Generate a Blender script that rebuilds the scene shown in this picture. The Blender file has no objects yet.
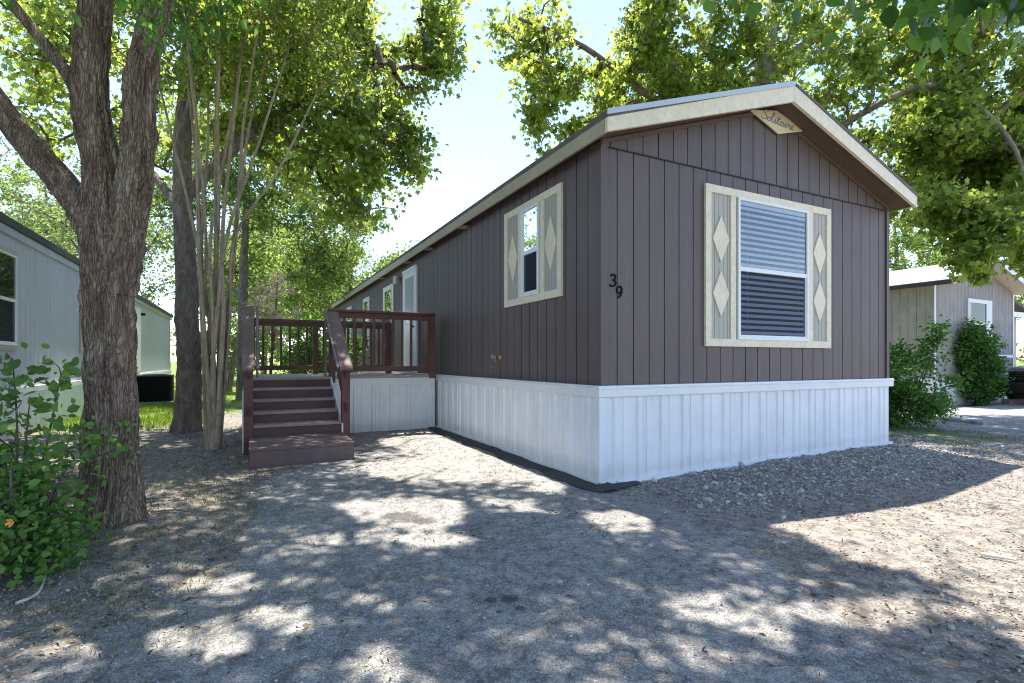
import bpy, math, random
import numpy as np
from mathutils import Vector, Matrix
random.seed(7)
rng = np.random.default_rng(11)
R = math.radians
sc = bpy.context.scene
col = sc.collection

# ------------------------------------------------------------------ frames
F, HOR, CH = 519.0, 361.0, 1.2            # focal length in px, horizon row, camera height
CX, CY = 0.85, 5.0                         # near corner of the brown home
ANG = math.atan2(.4509, .8926)
U = (math.cos(ANG), math.sin(ANG)); V = (-math.sin(ANG), math.cos(ANG))
def W(a, b, z=0.0): return (CX + a*U[0] + b*V[0], CY + a*U[1] + b*V[1], z)
SUN_E = R(71.5)
_h = (V[0] + .14*U[0], V[1] + .14*U[1]); _n = math.hypot(*_h)
SD = np.array([_h[0]/_n*math.cos(SUN_E), _h[1]/_n*math.cos(SUN_E), math.sin(SUN_E)])

# ------------------------------------------------------------------ numpy noise
def _hash(ix, iy, iz, seed):
    n = (ix.astype(np.int64)*374761393 + iy.astype(np.int64)*668265263 + iz.astype(np.int64)*2147483647 + seed*974634777) & 0xffffffff
    n = ((n ^ (n >> 13)) * 1274126177) & 0xffffffff
    n = n ^ (n >> 16)
    return (n & 0xffff) / 65535.0
def vnoise(p, seed=0):
    p = np.asarray(p, float); i = np.floor(p).astype(np.int64); f = p - i; f = f*f*(3-2*f)
    r = 0
    for dx in (0, 1):
        for dy in (0, 1):
            for dz in (0, 1):
                w = (f[:,0] if dx else 1-f[:,0])*(f[:,1] if dy else 1-f[:,1])*(f[:,2] if dz else 1-f[:,2])
                r = r + w*_hash(i[:,0]+dx, i[:,1]+dy, i[:,2]+dz, seed)
    return r
def fbm(p, oct=4, seed=0):
    p = np.asarray(p, float); s = 0; a = .5
    for k in range(oct):
        s = s + a*vnoise(p*(2.03**k), seed+k); a *= .5
    return s
def sstep(a, b, x): t = np.clip((x-a)/(b-a), 0, 1); return t*t*(3-2*t)

# ------------------------------------------------------------------ object helpers
def tag(o, label=None, cat=None, group=None, kind=None):
    if label: o['label'] = label
    if cat: o['category'] = cat
    if group: o['group'] = group
    if kind: o['kind'] = kind
    return o
def thing(name, label, cat, loc=(0,0,0), rz=0.0, group=None):
    o = bpy.data.objects.new(name, None); col.objects.link(o)
    o.empty_display_size = .2
    o.location = loc; o.rotation_euler = (0, 0, rz)
    return tag(o, label, cat, group)
def link(name, me, mat, parent=None, smooth=False):
    o = bpy.data.objects.new(name, me); col.objects.link(o)
    for m in (mat if isinstance(mat, (list, tuple)) else [mat]): me.materials.append(m)
    if parent: o.parent = parent
    if smooth: me.polygons.foreach_set('use_smooth', [True]*len(me.polygons))
    return o
def np_mesh(name, verts, faces_flat, sizes, tint=None):
    verts = np.asarray(verts, np.float32); faces_flat = np.asarray(faces_flat, np.int32); sizes = np.asarray(sizes, np.int32)
    me = bpy.data.meshes.new(name)
    me.vertices.add(len(verts)); me.vertices.foreach_set('co', verts.ravel())
    me.loops.add(len(faces_flat)); me.loops.foreach_set('vertex_index', faces_flat)
    me.polygons.add(len(sizes))
    st = np.concatenate([[0], np.cumsum(sizes)[:-1]]).astype(np.int32)
    me.polygons.foreach_set('loop_start', st)
    me.update(calc_edges=True)
    if tint is not None:
        a = me.attributes.new('tint', 'FLOAT', 'POINT'); a.data.foreach_set('value', np.asarray(tint, np.float32))
    return me
class MB:
    """collects polygons, builds one mesh"""
    def __init__(s): s.v = []; s.f = []; s.m = []
    def poly(s, pts, mi=0):
        b = len(s.v); s.v += [tuple(p) for p in pts]; s.f.append(tuple(range(b, b+len(pts)))); s.m.append(mi)
    def box(s, x0, x1, y0, y1, z0, z1, mi=0, M=None):
        b = len(s.v)
        P = [(x0,y0,z0),(x1,y0,z0),(x1,y1,z0),(x0,y1,z0),(x0,y0,z1),(x1,y0,z1),(x1,y1,z1),(x0,y1,z1)]
        if M is not None: P = [tuple(M @ Vector(p)) for p in P]
        s.v += P
        for q in ((0,3,2,1),(4,5,6,7),(0,1,5,4),(1,2,6,5),(2,3,7,6),(3,0,4,7)): s.f.append(tuple(b+i for i in q)); s.m.append(mi)
        return s
    def bar(s, p, q, w, h, mi=0, up=(0,0,1)):
        p = Vector(p); q = Vector(q); d = (q-p); L = d.length; d.normalize()
        x = d.cross(Vector(up)).normalized(); z = x.cross(d).normalized()
        M = Matrix((( x.x, d.x, z.x, p.x),(x.y, d.y, z.y, p.y),(x.z, d.z, z.z, p.z),(0,0,0,1)))
        return s.box(-w/2, w/2, 0, L, -h/2, h/2, mi, M)
    def prism(s, prof, axis, a, b, mi=0):
        """closed 2D profile extruded between a and b; axis 'x': prof=(y,z); 'y': prof=(x,z); 'z': prof=(x,y)"""
        def P(u, w, t): return {'x': (t,u,w), 'y': (u,t,w), 'z': (u,w,t)}[axis]
        n = len(prof); o = len(s.v)
        s.v += [P(u,w,a) for u,w in prof] + [P(u,w,b) for u,w in prof]
        s.f.append(tuple(range(o, o+n))[::-1]); s.m.append(mi)
        s.f.append(tuple(range(o+n, o+2*n))); s.m.append(mi)
        for i in range(n):
            j = (i+1) % n; s.f.append((o+i, o+j, o+n+j, o+n+i)); s.m.append(mi)
        return s
    def lathe(s, prof, c, axis='z', seg=20, mi=0):
        o = len(s.v)
        for r, t in prof:
            for k in range(seg):
                a = 2*math.pi*k/seg; x, y = r*math.cos(a), r*math.sin(a)
                p = {'z': (x,y,t), 'y': (x,t,y), 'x': (t,x,y)}[axis]
                s.v.append((c[0]+p[0], c[1]+p[1], c[2]+p[2]))
        for i in range(len(prof)-1):
            for k in range(seg):
                a = o+i*seg+k; b = o+i*seg+(k+1) % seg
                s.f.append((a, b, b+seg, a+seg)); s.m.append(mi)
        s.f.append(tuple(range(o, o+seg))[::-1]); s.m.append(mi)
        e = o+(len(prof)-1)*seg; s.f.append(tuple(range(e, e+seg))); s.m.append(mi)
        return s
    def build(s, name, mat, parent=None, bevel=0, smooth=False, fix=True):
        me = bpy.data.meshes.new(name); me.from_pydata(s.v, [], s.f)
        if any(s.m): me.polygons.foreach_set('material_index', s.m)
        if fix:
            import bmesh
            bm = bmesh.new(); bm.from_mesh(me); bmesh.ops.recalc_face_normals(bm, faces=bm.faces); bm.to_mesh(me); bm.free()
        me.update()
        o = link(name, me, mat, parent, smooth)
        if bevel:
            m = o.modifiers.new('bevel', 'BEVEL'); m.width = bevel; m.segments = 2; m.limit_method = 'ANGLE'; m.angle_limit = R(40)
        return o

# ------------------------------------------------------------------ materials
class NT:
    def __init__(s, name):
        s.mat = bpy.data.materials.new(name); s.mat.use_nodes = True; s.t = s.mat.node_tree; s.t.nodes.clear()
        s.out = s.n('ShaderNodeOutputMaterial')
    def n(s, typ, **k):
        nd = s.t.nodes.new(typ)
        for a, b in k.items():
            if a[0] == '_': nd.inputs[a[1:].replace('_', ' ')].default_value = b
            else: setattr(nd, a, b)
        return nd
    def l(s, a, b): s.t.links.new(a, b)
    def coord(s, scale=(1,1,1), rot=(0,0,0)):
        c = s.n('ShaderNodeTexCoord'); m = s.n('ShaderNodeMapping'); m.inputs['Scale'].default_value = scale; m.inputs['Rotation'].default_value = rot
        s.l(c.outputs['Object'], m.inputs['Vector']); return m.outputs[0]
    def noise(s, vec, scale, detail=5, rough=.55, dist=0):
        nd = s.n('ShaderNodeTexNoise'); nd.inputs['Scale'].default_value = scale; nd.inputs['Detail'].default_value = detail
        nd.inputs['Roughness'].default_value = rough; nd.inputs['Distortion'].default_value = dist
        s.l(vec, nd.inputs['Vector']); return nd.outputs['Fac']
    def ramp(s, fac, stops):
        r = s.n('ShaderNodeValToRGB'); e = r.color_ramp.elements
        while len(e) < len(stops): e.new(.5)
        for i, (p, c) in enumerate(stops):
            e[i].position = p; e[i].color = (c[0], c[1], c[2], 1) if hasattr(c, '__len__') else (c, c, c, 1)
        s.l(fac, r.inputs[0]); return r.outputs[0]
    def mix(s, fac, a, b, mode='MIX'):
        m = s.n('ShaderNodeMix', data_type='RGBA', blend_type=mode)
        for sock, x in ((m.inputs[0], fac), (m.inputs[6], a), (m.inputs[7], b)):
            if isinstance(x, (int, float)): sock.default_value = x
            elif isinstance(x, tuple): sock.default_value = (*x, 1) if len(x) == 3 else x
            else: s.l(x, sock)
        return m.outputs[2]
    def bump(s, h, strength, dist, normal=None):
        b = s.n('ShaderNodeBump'); b.inputs['Strength'].default_value = strength; b.inputs['Distance'].default_value = dist
        s.l(h, b.inputs['Height'])
        if normal: s.l(normal, b.inputs['Normal'])
        return b.outputs[0]
    def pbr(s, color, rough=.6, normal=None, metal=0, spec=.5):
        p = s.n('ShaderNodeBsdfPrincipled')
        for k, x in (('Base Color', color), ('Roughness', rough), ('Metallic', metal), ('Specular IOR Level', spec)):
            sk = p.inputs[k]
            if isinstance(x, tuple): sk.default_value = (*x, 1)
            elif isinstance(x, (int, float)): sk.default_value = x
            else: s.l(x, sk)
        if normal: s.l(normal, p.inputs['Normal'])
        return p.outputs[0]
    def done(s, sh): s.l(sh, s.out.inputs['Surface']); return s.mat

def painted(name, c, var=.12, rough=.5, grain=None, dirt=.0, bump=.15, spec=.4, dirtc=(.12,.1,.08)):
    """paint with slight mottling; grain = stretch vector for wood grain"""
    t = NT(name)
    v = t.coord((1,1,1))
    n1 = t.noise(v, 2.2, 5)
    lo = tuple(x*(1-var) for x in c); hi = tuple(min(1, x*(1+var)) for x in c)
    base = t.ramp(n1, [(.3, lo), (.7, hi)])
    if grain:
        g = t.noise(t.coord(grain), 9, 6, .6)
        base = t.mix(.45, base, t.ramp(g, [(.3, tuple(x*.72 for x in c)), (.72, tuple(min(1, x*1.22) for x in c))]))
        nb = t.bump(g, bump, .004)
    else:
        nb = t.bump(t.noise(v, 60, 4), bump, .001)
    if dirt:
        d = t.noise(t.coord((3,3,.6)), 3.5, 7, .65)
        base = t.mix(t.ramp(d, [(.5, 0.), (.78, dirt)]), base, dirtc)
    return t.done(t.pbr(base, rough, nb, spec=spec))

def leafmat(name, dark, light, trans, tf=.45, rough=.42):
    t = NT(name)
    a = t.n('ShaderNodeAttribute', attribute_name='tint')
    c = t.ramp(a.outputs['Fac'], [(0, dark), (.75, light), (1, tuple(min(1, x*1.25) for x in light))])
    cn = t.noise(t.coord(), .9, 3)
    c = t.mix(t.ramp(cn, [(.35, 0.), (.7, .5)]), c, light)
    tr = t.ramp(a.outputs['Fac'], [(0, tuple(x*.30 for x in trans)), (.5, tuple(x*.68 for x in trans)), (1, tuple(min(.95, x*1.1) for x in trans))])
    p = t.pbr(c, rough, spec=.35)
    q = t.n('ShaderNodeBsdfTranslucent'); t.l(tr, q.inputs['Color'])
    m = t.n('ShaderNodeMixShader'); m.inputs[0].default_value = tf
    t.l(p, m.inputs[1]); t.l(q.outputs[0], m.inputs[2])
    return t.done(m.outputs[0])

def barkmat(name, c1, c2, c3, scale=1.0, zs=.28, bump=.8, dist=.02, lich=0.0, ve=.5):
    t = NT(name)
    v = t.coord((scale, scale, scale*zs))
    a = t.noise(v, 14, 8, .62, .6)
    w = t.n('ShaderNodeTexVoronoi', feature='DISTANCE_TO_EDGE'); w.inputs['Scale'].default_value = 40
    dv = t.n('ShaderNodeVectorMath', operation='ADD'); nn = t.n('ShaderNodeTexNoise'); nn.inputs['Scale'].default_value = 8
    t.l(v, nn.inputs['Vector']); sc_ = t.n('ShaderNodeVectorMath', operation='SCALE'); sc_.inputs['Scale'].default_value = .16
    t.l(nn.outputs['Color'], sc_.inputs[0]); t.l(v, dv.inputs[0]); t.l(sc_.outputs[0], dv.inputs[1]); t.l(dv.outputs[0], w.inputs['Vector'])
    e = t.ramp(w.outputs['Distance'], [(0, 0.), (.16, 1.)])
    col_ = t.ramp(a, [(.25, c1), (.52, c2), (.78, c3)])
    col_ = t.mix(t.ramp(w.outputs['Distance'], [(0, ve), (.12, 0.)]), col_, tuple(x*.6 for x in c1))
    if lich:
        ln = t.noise(t.coord(), 55, 3, .5); col_ = t.mix(t.ramp(ln, [(.60, 0.), (.70, lich)]), col_, (.42, .42, .38))
    h = t.n('ShaderNodeMath', operation='MULTIPLY_ADD'); t.l(e, h.inputs[0]); h.inputs[1].default_value = .3; t.l(a, h.inputs[2])
    nb = t.bump(h.outputs[0], bump, dist)
    return t.done(t.pbr(col_, .88, nb, spec=.2))

M = {}
M['siding'] = painted('brown_siding', (.122,.096,.099), .14, .55, (6,6,.35), bump=.45, dirt=.12, dirtc=(.17,.15,.15))
def sidingmat():
    t = NT('brown_siding'); c = (.128,.097,.095)
    n1 = t.noise(t.coord(), 1.3, 5); bd = t.noise(t.coord((5.1,5.1,.12)), 1.0, 2); g = t.noise(t.coord((6,6,.35)), 9, 6, .6)
    base = t.mix(.5, t.ramp(n1, [(.3, tuple(x*.82 for x in c)), (.7, tuple(x*1.2 for x in c))]), t.ramp(bd, [(.38, tuple(x*.78 for x in c)), (.62, tuple(x*1.22 for x in c))]))
    base = t.mix(.45, base, t.ramp(g, [(.3, tuple(x*.68 for x in c)), (.72, tuple(x*1.3 for x in c))]))
    st = t.noise(t.coord((9,9,.25)), 3, 6, .65); base = t.mix(t.ramp(st, [(.54, 0.), (.78, .22)]), base, (.24,.21,.20))
    nb = t.bump(t.noise(t.coord(), 1.8, 3), .35, .02, t.bump(g, .5, .004))
    return t.done(t.pbr(base, .5, nb, spec=.4))
M['siding'] = sidingmat()
M['groove'] = painted('siding_groove', (.035,.028,.030), .1, .7)
M['cornertrim'] = painted('corner_trim_paint', (.16,.135,.145), .08, .5, (6,6,.35))
M['skirt'] = painted('white_skirting', (.78,.80,.84), .05, .38, dirt=.20, dirtc=(.42,.40,.36), bump=.1)
def skirtmat():
    t = NT('white_skirting'); v = t.coord()
    base = t.ramp(t.noise(v, 2.2, 5), [(.3, (.74,.76,.80)), (.7, (.83,.84,.87))])
    d = t.noise(t.coord((4,4,.5)), 4, 7, .65); base = t.mix(t.ramp(d, [(.50, 0.), (.76, .34)]), base, (.46,.44,.41))
    sp = t.n('ShaderNodeSeparateXYZ'); t.l(v, sp.inputs[0]); sn = t.noise(v, 13, 7, .7)
    k = t.n('ShaderNodeMath', operation='MULTIPLY_ADD'); t.l(sn, k.inputs[0]); k.inputs[1].default_value = -.22; t.l(sp.outputs[2], k.inputs[2])
    base = t.mix(t.ramp(k.outputs[0], [(0., .30), (.12, 0.)]), base, (.44,.40,.35))
    nb = t.bump(t.noise(v, 3.2, 3), .5, .02, t.bump(t.noise(v, 60, 3), .1, .001))
    return t.done(t.pbr(base, .36, nb, spec=.45))
M['skirt'] = skirtmat()
M['whitetrim'] = painted('white_trim', (.78,.79,.80), .04, .4, dirt=.10, dirtc=(.5,.48,.44))
M['cream'] = painted('cream_paint', (.80,.70,.54), .03, .5, (2,2,2), dirt=.04, dirtc=(.35,.3,.22))
M['tan'] = painted('tan_fascia', (.42,.37,.27), .1, .55, dirt=.25, dirtc=(.2,.17,.12))
M['sage'] = painted('sage_shutter', (.45,.42,.375), .04, .55, (8,8,.4))
M['sagegroove'] = painted('shutter_groove', (.36,.35,.31), .06, .55)
M['soffit'] = painted('brown_soffit', (.13,.085,.062), .12, .6, (2,2,2))
M['vinyl'] = painted('white_vinyl', (.80,.80,.81), .02, .3)
M['blind'] = painted('blind_slats', (.84,.86,.90), .02, .45)
M['dark'] = painted('dark_interior', (.02,.022,.026), .2, .8)
M['black'] = painted('black_paint', (.008,.008,.009), .2, .75, spec=.15)
M['wood'] = painted('redwood_stain', (.13,.052,.042), .28, .55, (7,7,1.2), dirt=.35, dirtc=(.16,.12,.11))
M['woodcap'] = painted('worn_stained_wood', (.20,.125,.115), .25, .6, (5,1.2,5), dirt=.35, dirtc=(.34,.29,.27), bump=.4)
M['treadedge'] = painted('worn_tread', (.33,.25,.24), .3, .6, (1,8,8), dirt=.3, dirtc=(.4,.36,.33))
M['riser'] = painted('stained_riser', (.105,.046,.043), .2, .5, (1.2,7,7), dirt=.15)
M['step'] = painted('step_boards', (.155,.10,.095), .2, .6, (1,8,8), dirt=.3, dirtc=(.3,.26,.25), bump=.4)
M['deckfloor'] = painted('deck_floor', (.40,.34,.31), .2, .65, (1,8,8), dirt=.3)
M['metal'] = (lambda t: t.done(t.pbr((.55,.56,.57), .35, metal=.8)))(NT('galvanised_metal'))
M['railgrey'] = painted('grey_rail_paint', (.20,.155,.15), .2, .6, dirt=.3)
M['brass'] = (lambda t: t.done(t.pbr((.45,.32,.14), .4, metal=.8)))(NT('old_brass'))
M['dripedge'] = (lambda t: t.done(t.pbr((.48,.52,.58), .35, metal=.15)))(NT('drip_edge_metal'))
M['leftwall'] = painted('pale_blue_grey_siding', (.49,.50,.58), .07, .55, (8,8,.4), dirt=.25, dirtc=(.25,.25,.24), bump=.2)
M['leftwall2'] = M['leftwall']
M['roofedge'] = painted('dark_roof_edge', (.045,.045,.05), .2, .6)
M['rightwall'] = painted('weathered_grey_siding', (.34,.31,.30), .25, .75, (7,7,.5), dirt=.6, dirtc=(.17,.15,.14), bump=.5)
M['beige'] = painted('beige_stucco', (.50,.44,.37), .05, .8)
M['whiteroof'] = painted('white_metal_roof', (.36,.39,.44), .04, .35, dirt=.25, dirtc=(.45,.45,.45))
M['flower'] = painted('orange_petal', (.62,.33,.08), .2, .5)
M['rubber'] = painted('tyre_rubber', (.02,.02,.02), .2, .8)
M['carpaint'] = (lambda t: t.done(t.pbr((.012,.013,.018), .18, spec=.7)))(NT('black_car_paint'))
M['chrome'] = (lambda t: t.done(t.pbr((.7,.7,.72), .2, metal=1)))(NT('chrome'))
M['lens'] = (lambda t: t.done(t.pbr((.55,.58,.62), .1, spec=.8)))(NT('headlight_lens'))
M['timber'] = painted('landscape_timber', (.16,.13,.11), .3, .85, (1,6,6), dirt=.4)
M['stone'] = painted('limestone', (.42,.39,.35), .25, .85, bump=.5)
M['stick'] = painted('dry_stick', (.25,.20,.15), .25, .85)
M['palestick'] = painted('bleached_stick', (.62,.58,.50), .15, .8)
def shingle():
    t = NT('shingles'); v = t.coord((1,1,1))
    b = t.n('ShaderNodeTexBrick'); b.inputs['Scale'].default_value = 3.2; b.inputs['Mortar Size'].default_value = .012
    b.inputs['Color1'].default_value = (.16,.14,.125,1); b.inputs['Color2'].default_value = (.10,.09,.085,1); b.inputs['Mortar'].default_value = (.04,.04,.04,1)
    mp = t.coord((1,1,1), (0,0,math.pi/2)); t.l(mp, b.inputs['Vector'])
    n = t.noise(v, 90, 3)
    c = t.mix(.4, b.outputs['Color'], t.ramp(n, [(.3,(.06,.055,.05)),(.7,(.24,.21,.19))]))
    return t.done(t.pbr(c, .9, t.bump(n, .4, .004)))
M['shingle'] = shingle()
def glass(name, tintc, trans, ior=1.45):
    t = NT(name)
    a = t.n('ShaderNodeBsdfTransparent'); a.inputs[0].default_value = (*trans, 1)
    g = t.n('ShaderNodeBsdfGlossy'); g.inputs['Roughness'].default_value = .015; g.inputs['Color'].default_value = (*tintc, 1)
    n = t.bump(t.noise(t.coord(), 1.5, 2), .03, .02); t.l(n, g.inputs['Normal'])
    fr = t.n('ShaderNodeFresnel'); fr.inputs[0].default_value = ior
    m = t.n('ShaderNodeMixShader'); t.l(fr.outputs[0], m.inputs[0]); t.l(a.outputs[0], m.inputs[1]); t.l(g.outputs[0], m.inputs[2])
    return t.done(m.outputs[0])
M['glassfront'] = glass('reflective_window_glass', (.95,.97,1), (.92,.95,1), 2.0)
M['glass'] = glass('window_glass', (.95,.97,1), (.86,.9,.95))
def screenmat():
    t = NT('insect_screen'); a = t.n('ShaderNodeBsdfTransparent'); a.inputs[0].default_value = (.62,.68,.78,1)
    p = t.pbr((.03,.035,.045), .5, spec=.3); m = t.n('ShaderNodeMixShader'); m.inputs[0].default_value = .42
    t.l(a.outputs[0], m.inputs[1]); t.l(p, m.inputs[2]); return t.done(m.outputs[0])
M['screen'] = screenmat()
M['bark'] = barkmat('furrowed_bark', (.085,.050,.034), (.29,.205,.15), (.50,.42,.345), 1.15, .20, 1.0, .03, .55, .5)
M['bark2'] = barkmat('dark_bark', (.09,.068,.052), (.23,.185,.15), (.38,.325,.275), 1.0, .3, .7, .02, .4)
M['twig'] = barkmat('branch_bark', (.05,.04,.03), (.13,.105,.085), (.22,.19,.16), 1.2, .4, .5, .01, .2)
M['barkpale'] = barkmat('pale_mottled_bark', (.12,.095,.07), (.26,.215,.165), (.46,.41,.34), .55, .5, .5, .008, .5)
M['crapebark'] = barkmat('smooth_crape_bark', (.24,.18,.125), (.42,.335,.245), (.58,.49,.38), .35, .22, .2, .004, 0)
M['leafA'] = leafmat('tree_leaf_green', (.028,.070,.014), (.14,.235,.045), (.66,.84,.13), .58)
M['leafB'] = leafmat('sycamore_leaf', (.030,.075,.016), (.16,.26,.05), (.74,.88,.15), .60)
M['leafC'] = leafmat('crape_leaf', (.035,.080,.018), (.14,.22,.05), (.60,.74,.12), .56)
M['leafD'] = leafmat('near_leaf', (.03,.08,.018), (.09,.19,.04), (.32,.60,.08), .5, .32)
M['leafF'] = leafmat('far_leaf', (.04,.09,.02), (.15,.235,.06), (.54,.70,.13), .5)
M['leafG'] = leafmat('pale_feathery_leaf', (.07,.11,.045), (.19,.25,.10), (.48,.60,.18), .45)
M['leafS'] = leafmat('shrub_leaf', (.025,.075,.018), (.085,.20,.035), (.28,.55,.07), .4, .35)
M['leafN'] = leafmat('creeper_leaf', (.045,.11,.03), (.14,.27,.06), (.35,.60,.09), .4, .4)
M['leafdry'] = leafmat('dry_leaf', (.16,.10,.05), (.34,.25,.14), (.3,.2,.08), .2, .7)
M['crumb'] = leafmat('bark_crumb', (.025,.018,.013), (.12,.09,.065), (.1,.07,.04), .1, .8)
M['drygrey'] = leafmat('dry_grey_foliage', (.36,.29,.19), (.68,.58,.42), (.6,.5,.34), .4, .8)
M['grassblade'] = leafmat('grass_blade', (.06,.12,.02), (.16,.26,.04), (.4,.55,.07), .4)
M['weed'] = leafmat('weed_blade', (.10,.11,.04), (.26,.25,.11), (.35,.36,.12), .35)

def groundmat():
    t = NT('dirt_ground'); g = t.n('ShaderNodeNewGeometry'); P = g.outputs['Position']
    big = t.noise(P, .55, 5); mid = t.noise(P, 3.5, 7, .65); fine = t.noise(P, 55, 6, .7); gr = t.noise(P, 190, 3, .6)
    c = t.ramp(mid, [(.3, (.16,.135,.115)), (.5, (.29,.26,.225)), (.72, (.47,.43,.375))])
    c = t.mix(.55, c, t.ramp(fine, [(.34, (.08,.07,.06)), (.5, (.34,.31,.275)), (.68, (.62,.58,.52))]))
    vo = t.n('ShaderNodeTexVoronoi'); vo.inputs['Scale'].default_value = 75; t.l(P, vo.inputs['Vector'])
    c = t.mix(.28, c, t.ramp(vo.outputs['Distance'], [(.05, .85), (.6, .15)]), 'OVERLAY')
    sep = t.n('ShaderNodeSeparateXYZ'); t.l(P, sep.inputs[0])
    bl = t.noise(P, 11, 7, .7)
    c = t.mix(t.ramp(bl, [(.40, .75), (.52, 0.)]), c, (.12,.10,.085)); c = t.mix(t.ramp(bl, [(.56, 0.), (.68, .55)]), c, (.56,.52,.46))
    # leaf-mould soil on the left under the trees
    m1 = t.n('ShaderNodeMapRange'); t.l(sep.outputs[0], m1.inputs[0]); m1.inputs[1].default_value = -1.6; m1.inputs[2].default_value = -2.9
    ad = t.n('ShaderNodeMath', operation='MULTIPLY_ADD'); t.l(big, ad.inputs[0]); ad.inputs[1].default_value = 2.0; ad.inputs[2].default_value = -.75
    mm = t.n('ShaderNodeMath', operation='MULTIPLY', use_clamp=True); t.l(m1.outputs[0], mm.inputs[0]); t.l(ad.outputs[0], mm.inputs[1])
    mm2 = t.n('ShaderNodeMath', operation='MULTIPLY'); t.l(mm.outputs[0], mm2.inputs[0]); mm2.inputs[1].default_value = .8
    c = t.mix(mm2.outputs[0], c, t.ramp(fine, [(.3, (.05,.042,.036)), (.6, (.17,.145,.12)), (.75, (.30,.27,.23))]))
    # grass far away
    att = t.n('ShaderNodeAttribute', attribute_name='tint')
    gc = t.ramp(t.noise(P, 1.4, 6, .6), [(.3, (.07,.12,.022)), (.55, (.16,.235,.04)), (.75, (.27,.30,.09))])
    gm = t.n('ShaderNodeMath', operation='MULTIPLY_ADD', use_clamp=True); t.l(att.outputs['Fac'], gm.inputs[0]); gm.inputs[1].default_value = 2.4
    ms = t.n('ShaderNodeMath', operation='MULTIPLY_ADD'); t.l(mid, ms.inputs[0]); ms.inputs[1].default_value = 2.2; ms.inputs[2].default_value = -1.8
    t.l(ms.outputs[0], gm.inputs[2])
    c = t.mix(gm.outputs[0], c, gc)
    h = t.n('ShaderNodeMath', operation='MULTIPLY_ADD'); t.l(gr, h.inputs[0]); h.inputs[1].default_value = .35; t.l(fine, h.inputs[2])
    return t.done(t.pbr(c, .92, t.bump(h.outputs[0], .9, .014), spec=.2))
def asphaltmat():
    t = NT('worn_asphalt'); g = t.n('ShaderNodeNewGeometry'); P = g.outputs['Position']
    mid = t.noise(P, 1.6, 6, .6); fine = t.noise(P, 130, 4, .7); m2 = t.noise(P, 12, 6, .65)
    c = t.ramp(mid, [(.3, (.155,.15,.145)), (.5, (.265,.26,.25)), (.72, (.44,.42,.39))])
    c = t.mix(.5, c, t.ramp(fine, [(.38, (.04,.04,.045)), (.5, (.33,.32,.31)), (.64, (.80,.78,.75))]))
    c = t.mix(t.ramp(m2, [(.52, 0.), (.75, .45)]), c, (.46,.42,.37))
    vo = t.n('ShaderNodeTexVoronoi'); vo.inputs['Scale'].default_value = 110; t.l(P, vo.inputs['Vector'])
    c = t.mix(.35, c, t.ramp(vo.outputs['Distance'], [(.05, (.8,.8,.8)), (.55, (.25,.25,.25))]), 'OVERLAY')
    bl = t.noise(P, 9, 8, .72); b3 = t.noise(P, 34, 6, .7)
    c = t.mix(t.ramp(bl, [(.38, .6), (.50, 0.)]), c, (.10,.095,.09)); c = t.mix(t.ramp(bl, [(.55, 0.), (.68, .6)]), c, (.52,.50,.46)); c = t.mix(t.ramp(b3, [(.36, .55), (.46, 0.)]), c, (.07,.065,.06)); c = t.mix(t.ramp(b3, [(.56, 0.), (.66, .5)]), c, (.60,.58,.54))
    # cracks
    vc = t.n('ShaderNodeTexVoronoi', feature='DISTANCE_TO_EDGE'); vc.inputs['Scale'].default_value = .9
    dn = t.n('ShaderNodeTexNoise'); dn.inputs['Scale'].default_value = 3; dn.inputs['Detail'].default_value = 5; t.l(P, dn.inputs['Vector'])
    ss = t.n('ShaderNodeVectorMath', operation='SCALE'); ss.inputs['Scale'].default_value = .5; t.l(dn.outputs['Color'], ss.inputs[0])
    av = t.n('ShaderNodeVectorMath', operation='ADD'); t.l(P, av.inputs[0]); t.l(ss.outputs[0], av.inputs[1]); t.l(av.outputs[0], vc.inputs['Vector'])
    c = t.mix(t.ramp(vc.outputs['Distance'], [(.0, .55), (.012, 0.)]), c, (.09,.085,.08))
    # oil stains where cars have stood
    st = None
    for (x, y, r) in ((-.85,3.98,.16),(-.66,3.9,.1),(-.02,2.62,.055),(-.10,2.60,.035),(.04,2.52,.03),(-.06,2.48,.02)):
        d = t.n('ShaderNodeVectorMath', operation='DISTANCE'); t.l(P, d.inputs[0]); d.inputs[1].default_value = (x, y, .005)
        nn = t.n('ShaderNodeMath', operation='MULTIPLY_ADD'); t.l(m2, nn.inputs[0]); nn.inputs[1].default_value = r*1.6; t.l(d.outputs['Value'], nn.inputs[2])
        k = t.n('ShaderNodeMapRange', clamp=True); t.l(nn.outputs[0], k.inputs[0]); k.inputs[1].default_value = r*1.9; k.inputs[2].default_value = r*1.45
        if st is None: st = k.outputs[0]
        else:
            mx = t.n('ShaderNodeMath', operation='MAXIMUM'); t.l(st, mx.inputs[0]); t.l(k.outputs[0], mx.inputs[1]); st = mx.outputs[0]
    sm = t.n('ShaderNodeMath', operation='MULTIPLY'); t.l(st, sm.inputs[0]); sm.inputs[1].default_value = .72
    c = t.mix(sm.outputs[0], c, (.045,.04,.038))
    h = t.n('ShaderNodeMath', operation='ADD'); t.l(fine, h.inputs[0]); t.l(m2, h.inputs[1])
    return t.done(t.pbr(c, .88, t.bump(h.outputs[0], .8, .009), spec=.25))
M['ground'] = groundmat(); M['asphalt'] = asphaltmat()
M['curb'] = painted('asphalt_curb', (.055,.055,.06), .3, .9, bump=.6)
M['pebble'] = (lambda t: t.done(t.pbr(t.ramp(t.n('ShaderNodeAttribute', attribute_name='tint').outputs['Fac'], [(0,(.10,.09,.08)),(.45,(.30,.275,.25)),(.85,(.50,.47,.43)),(1,(.70,.68,.64))]), .85, t.bump(t.noise(t.coord(), 120, 4), .4, .003))))(NT('pebbles'))

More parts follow.
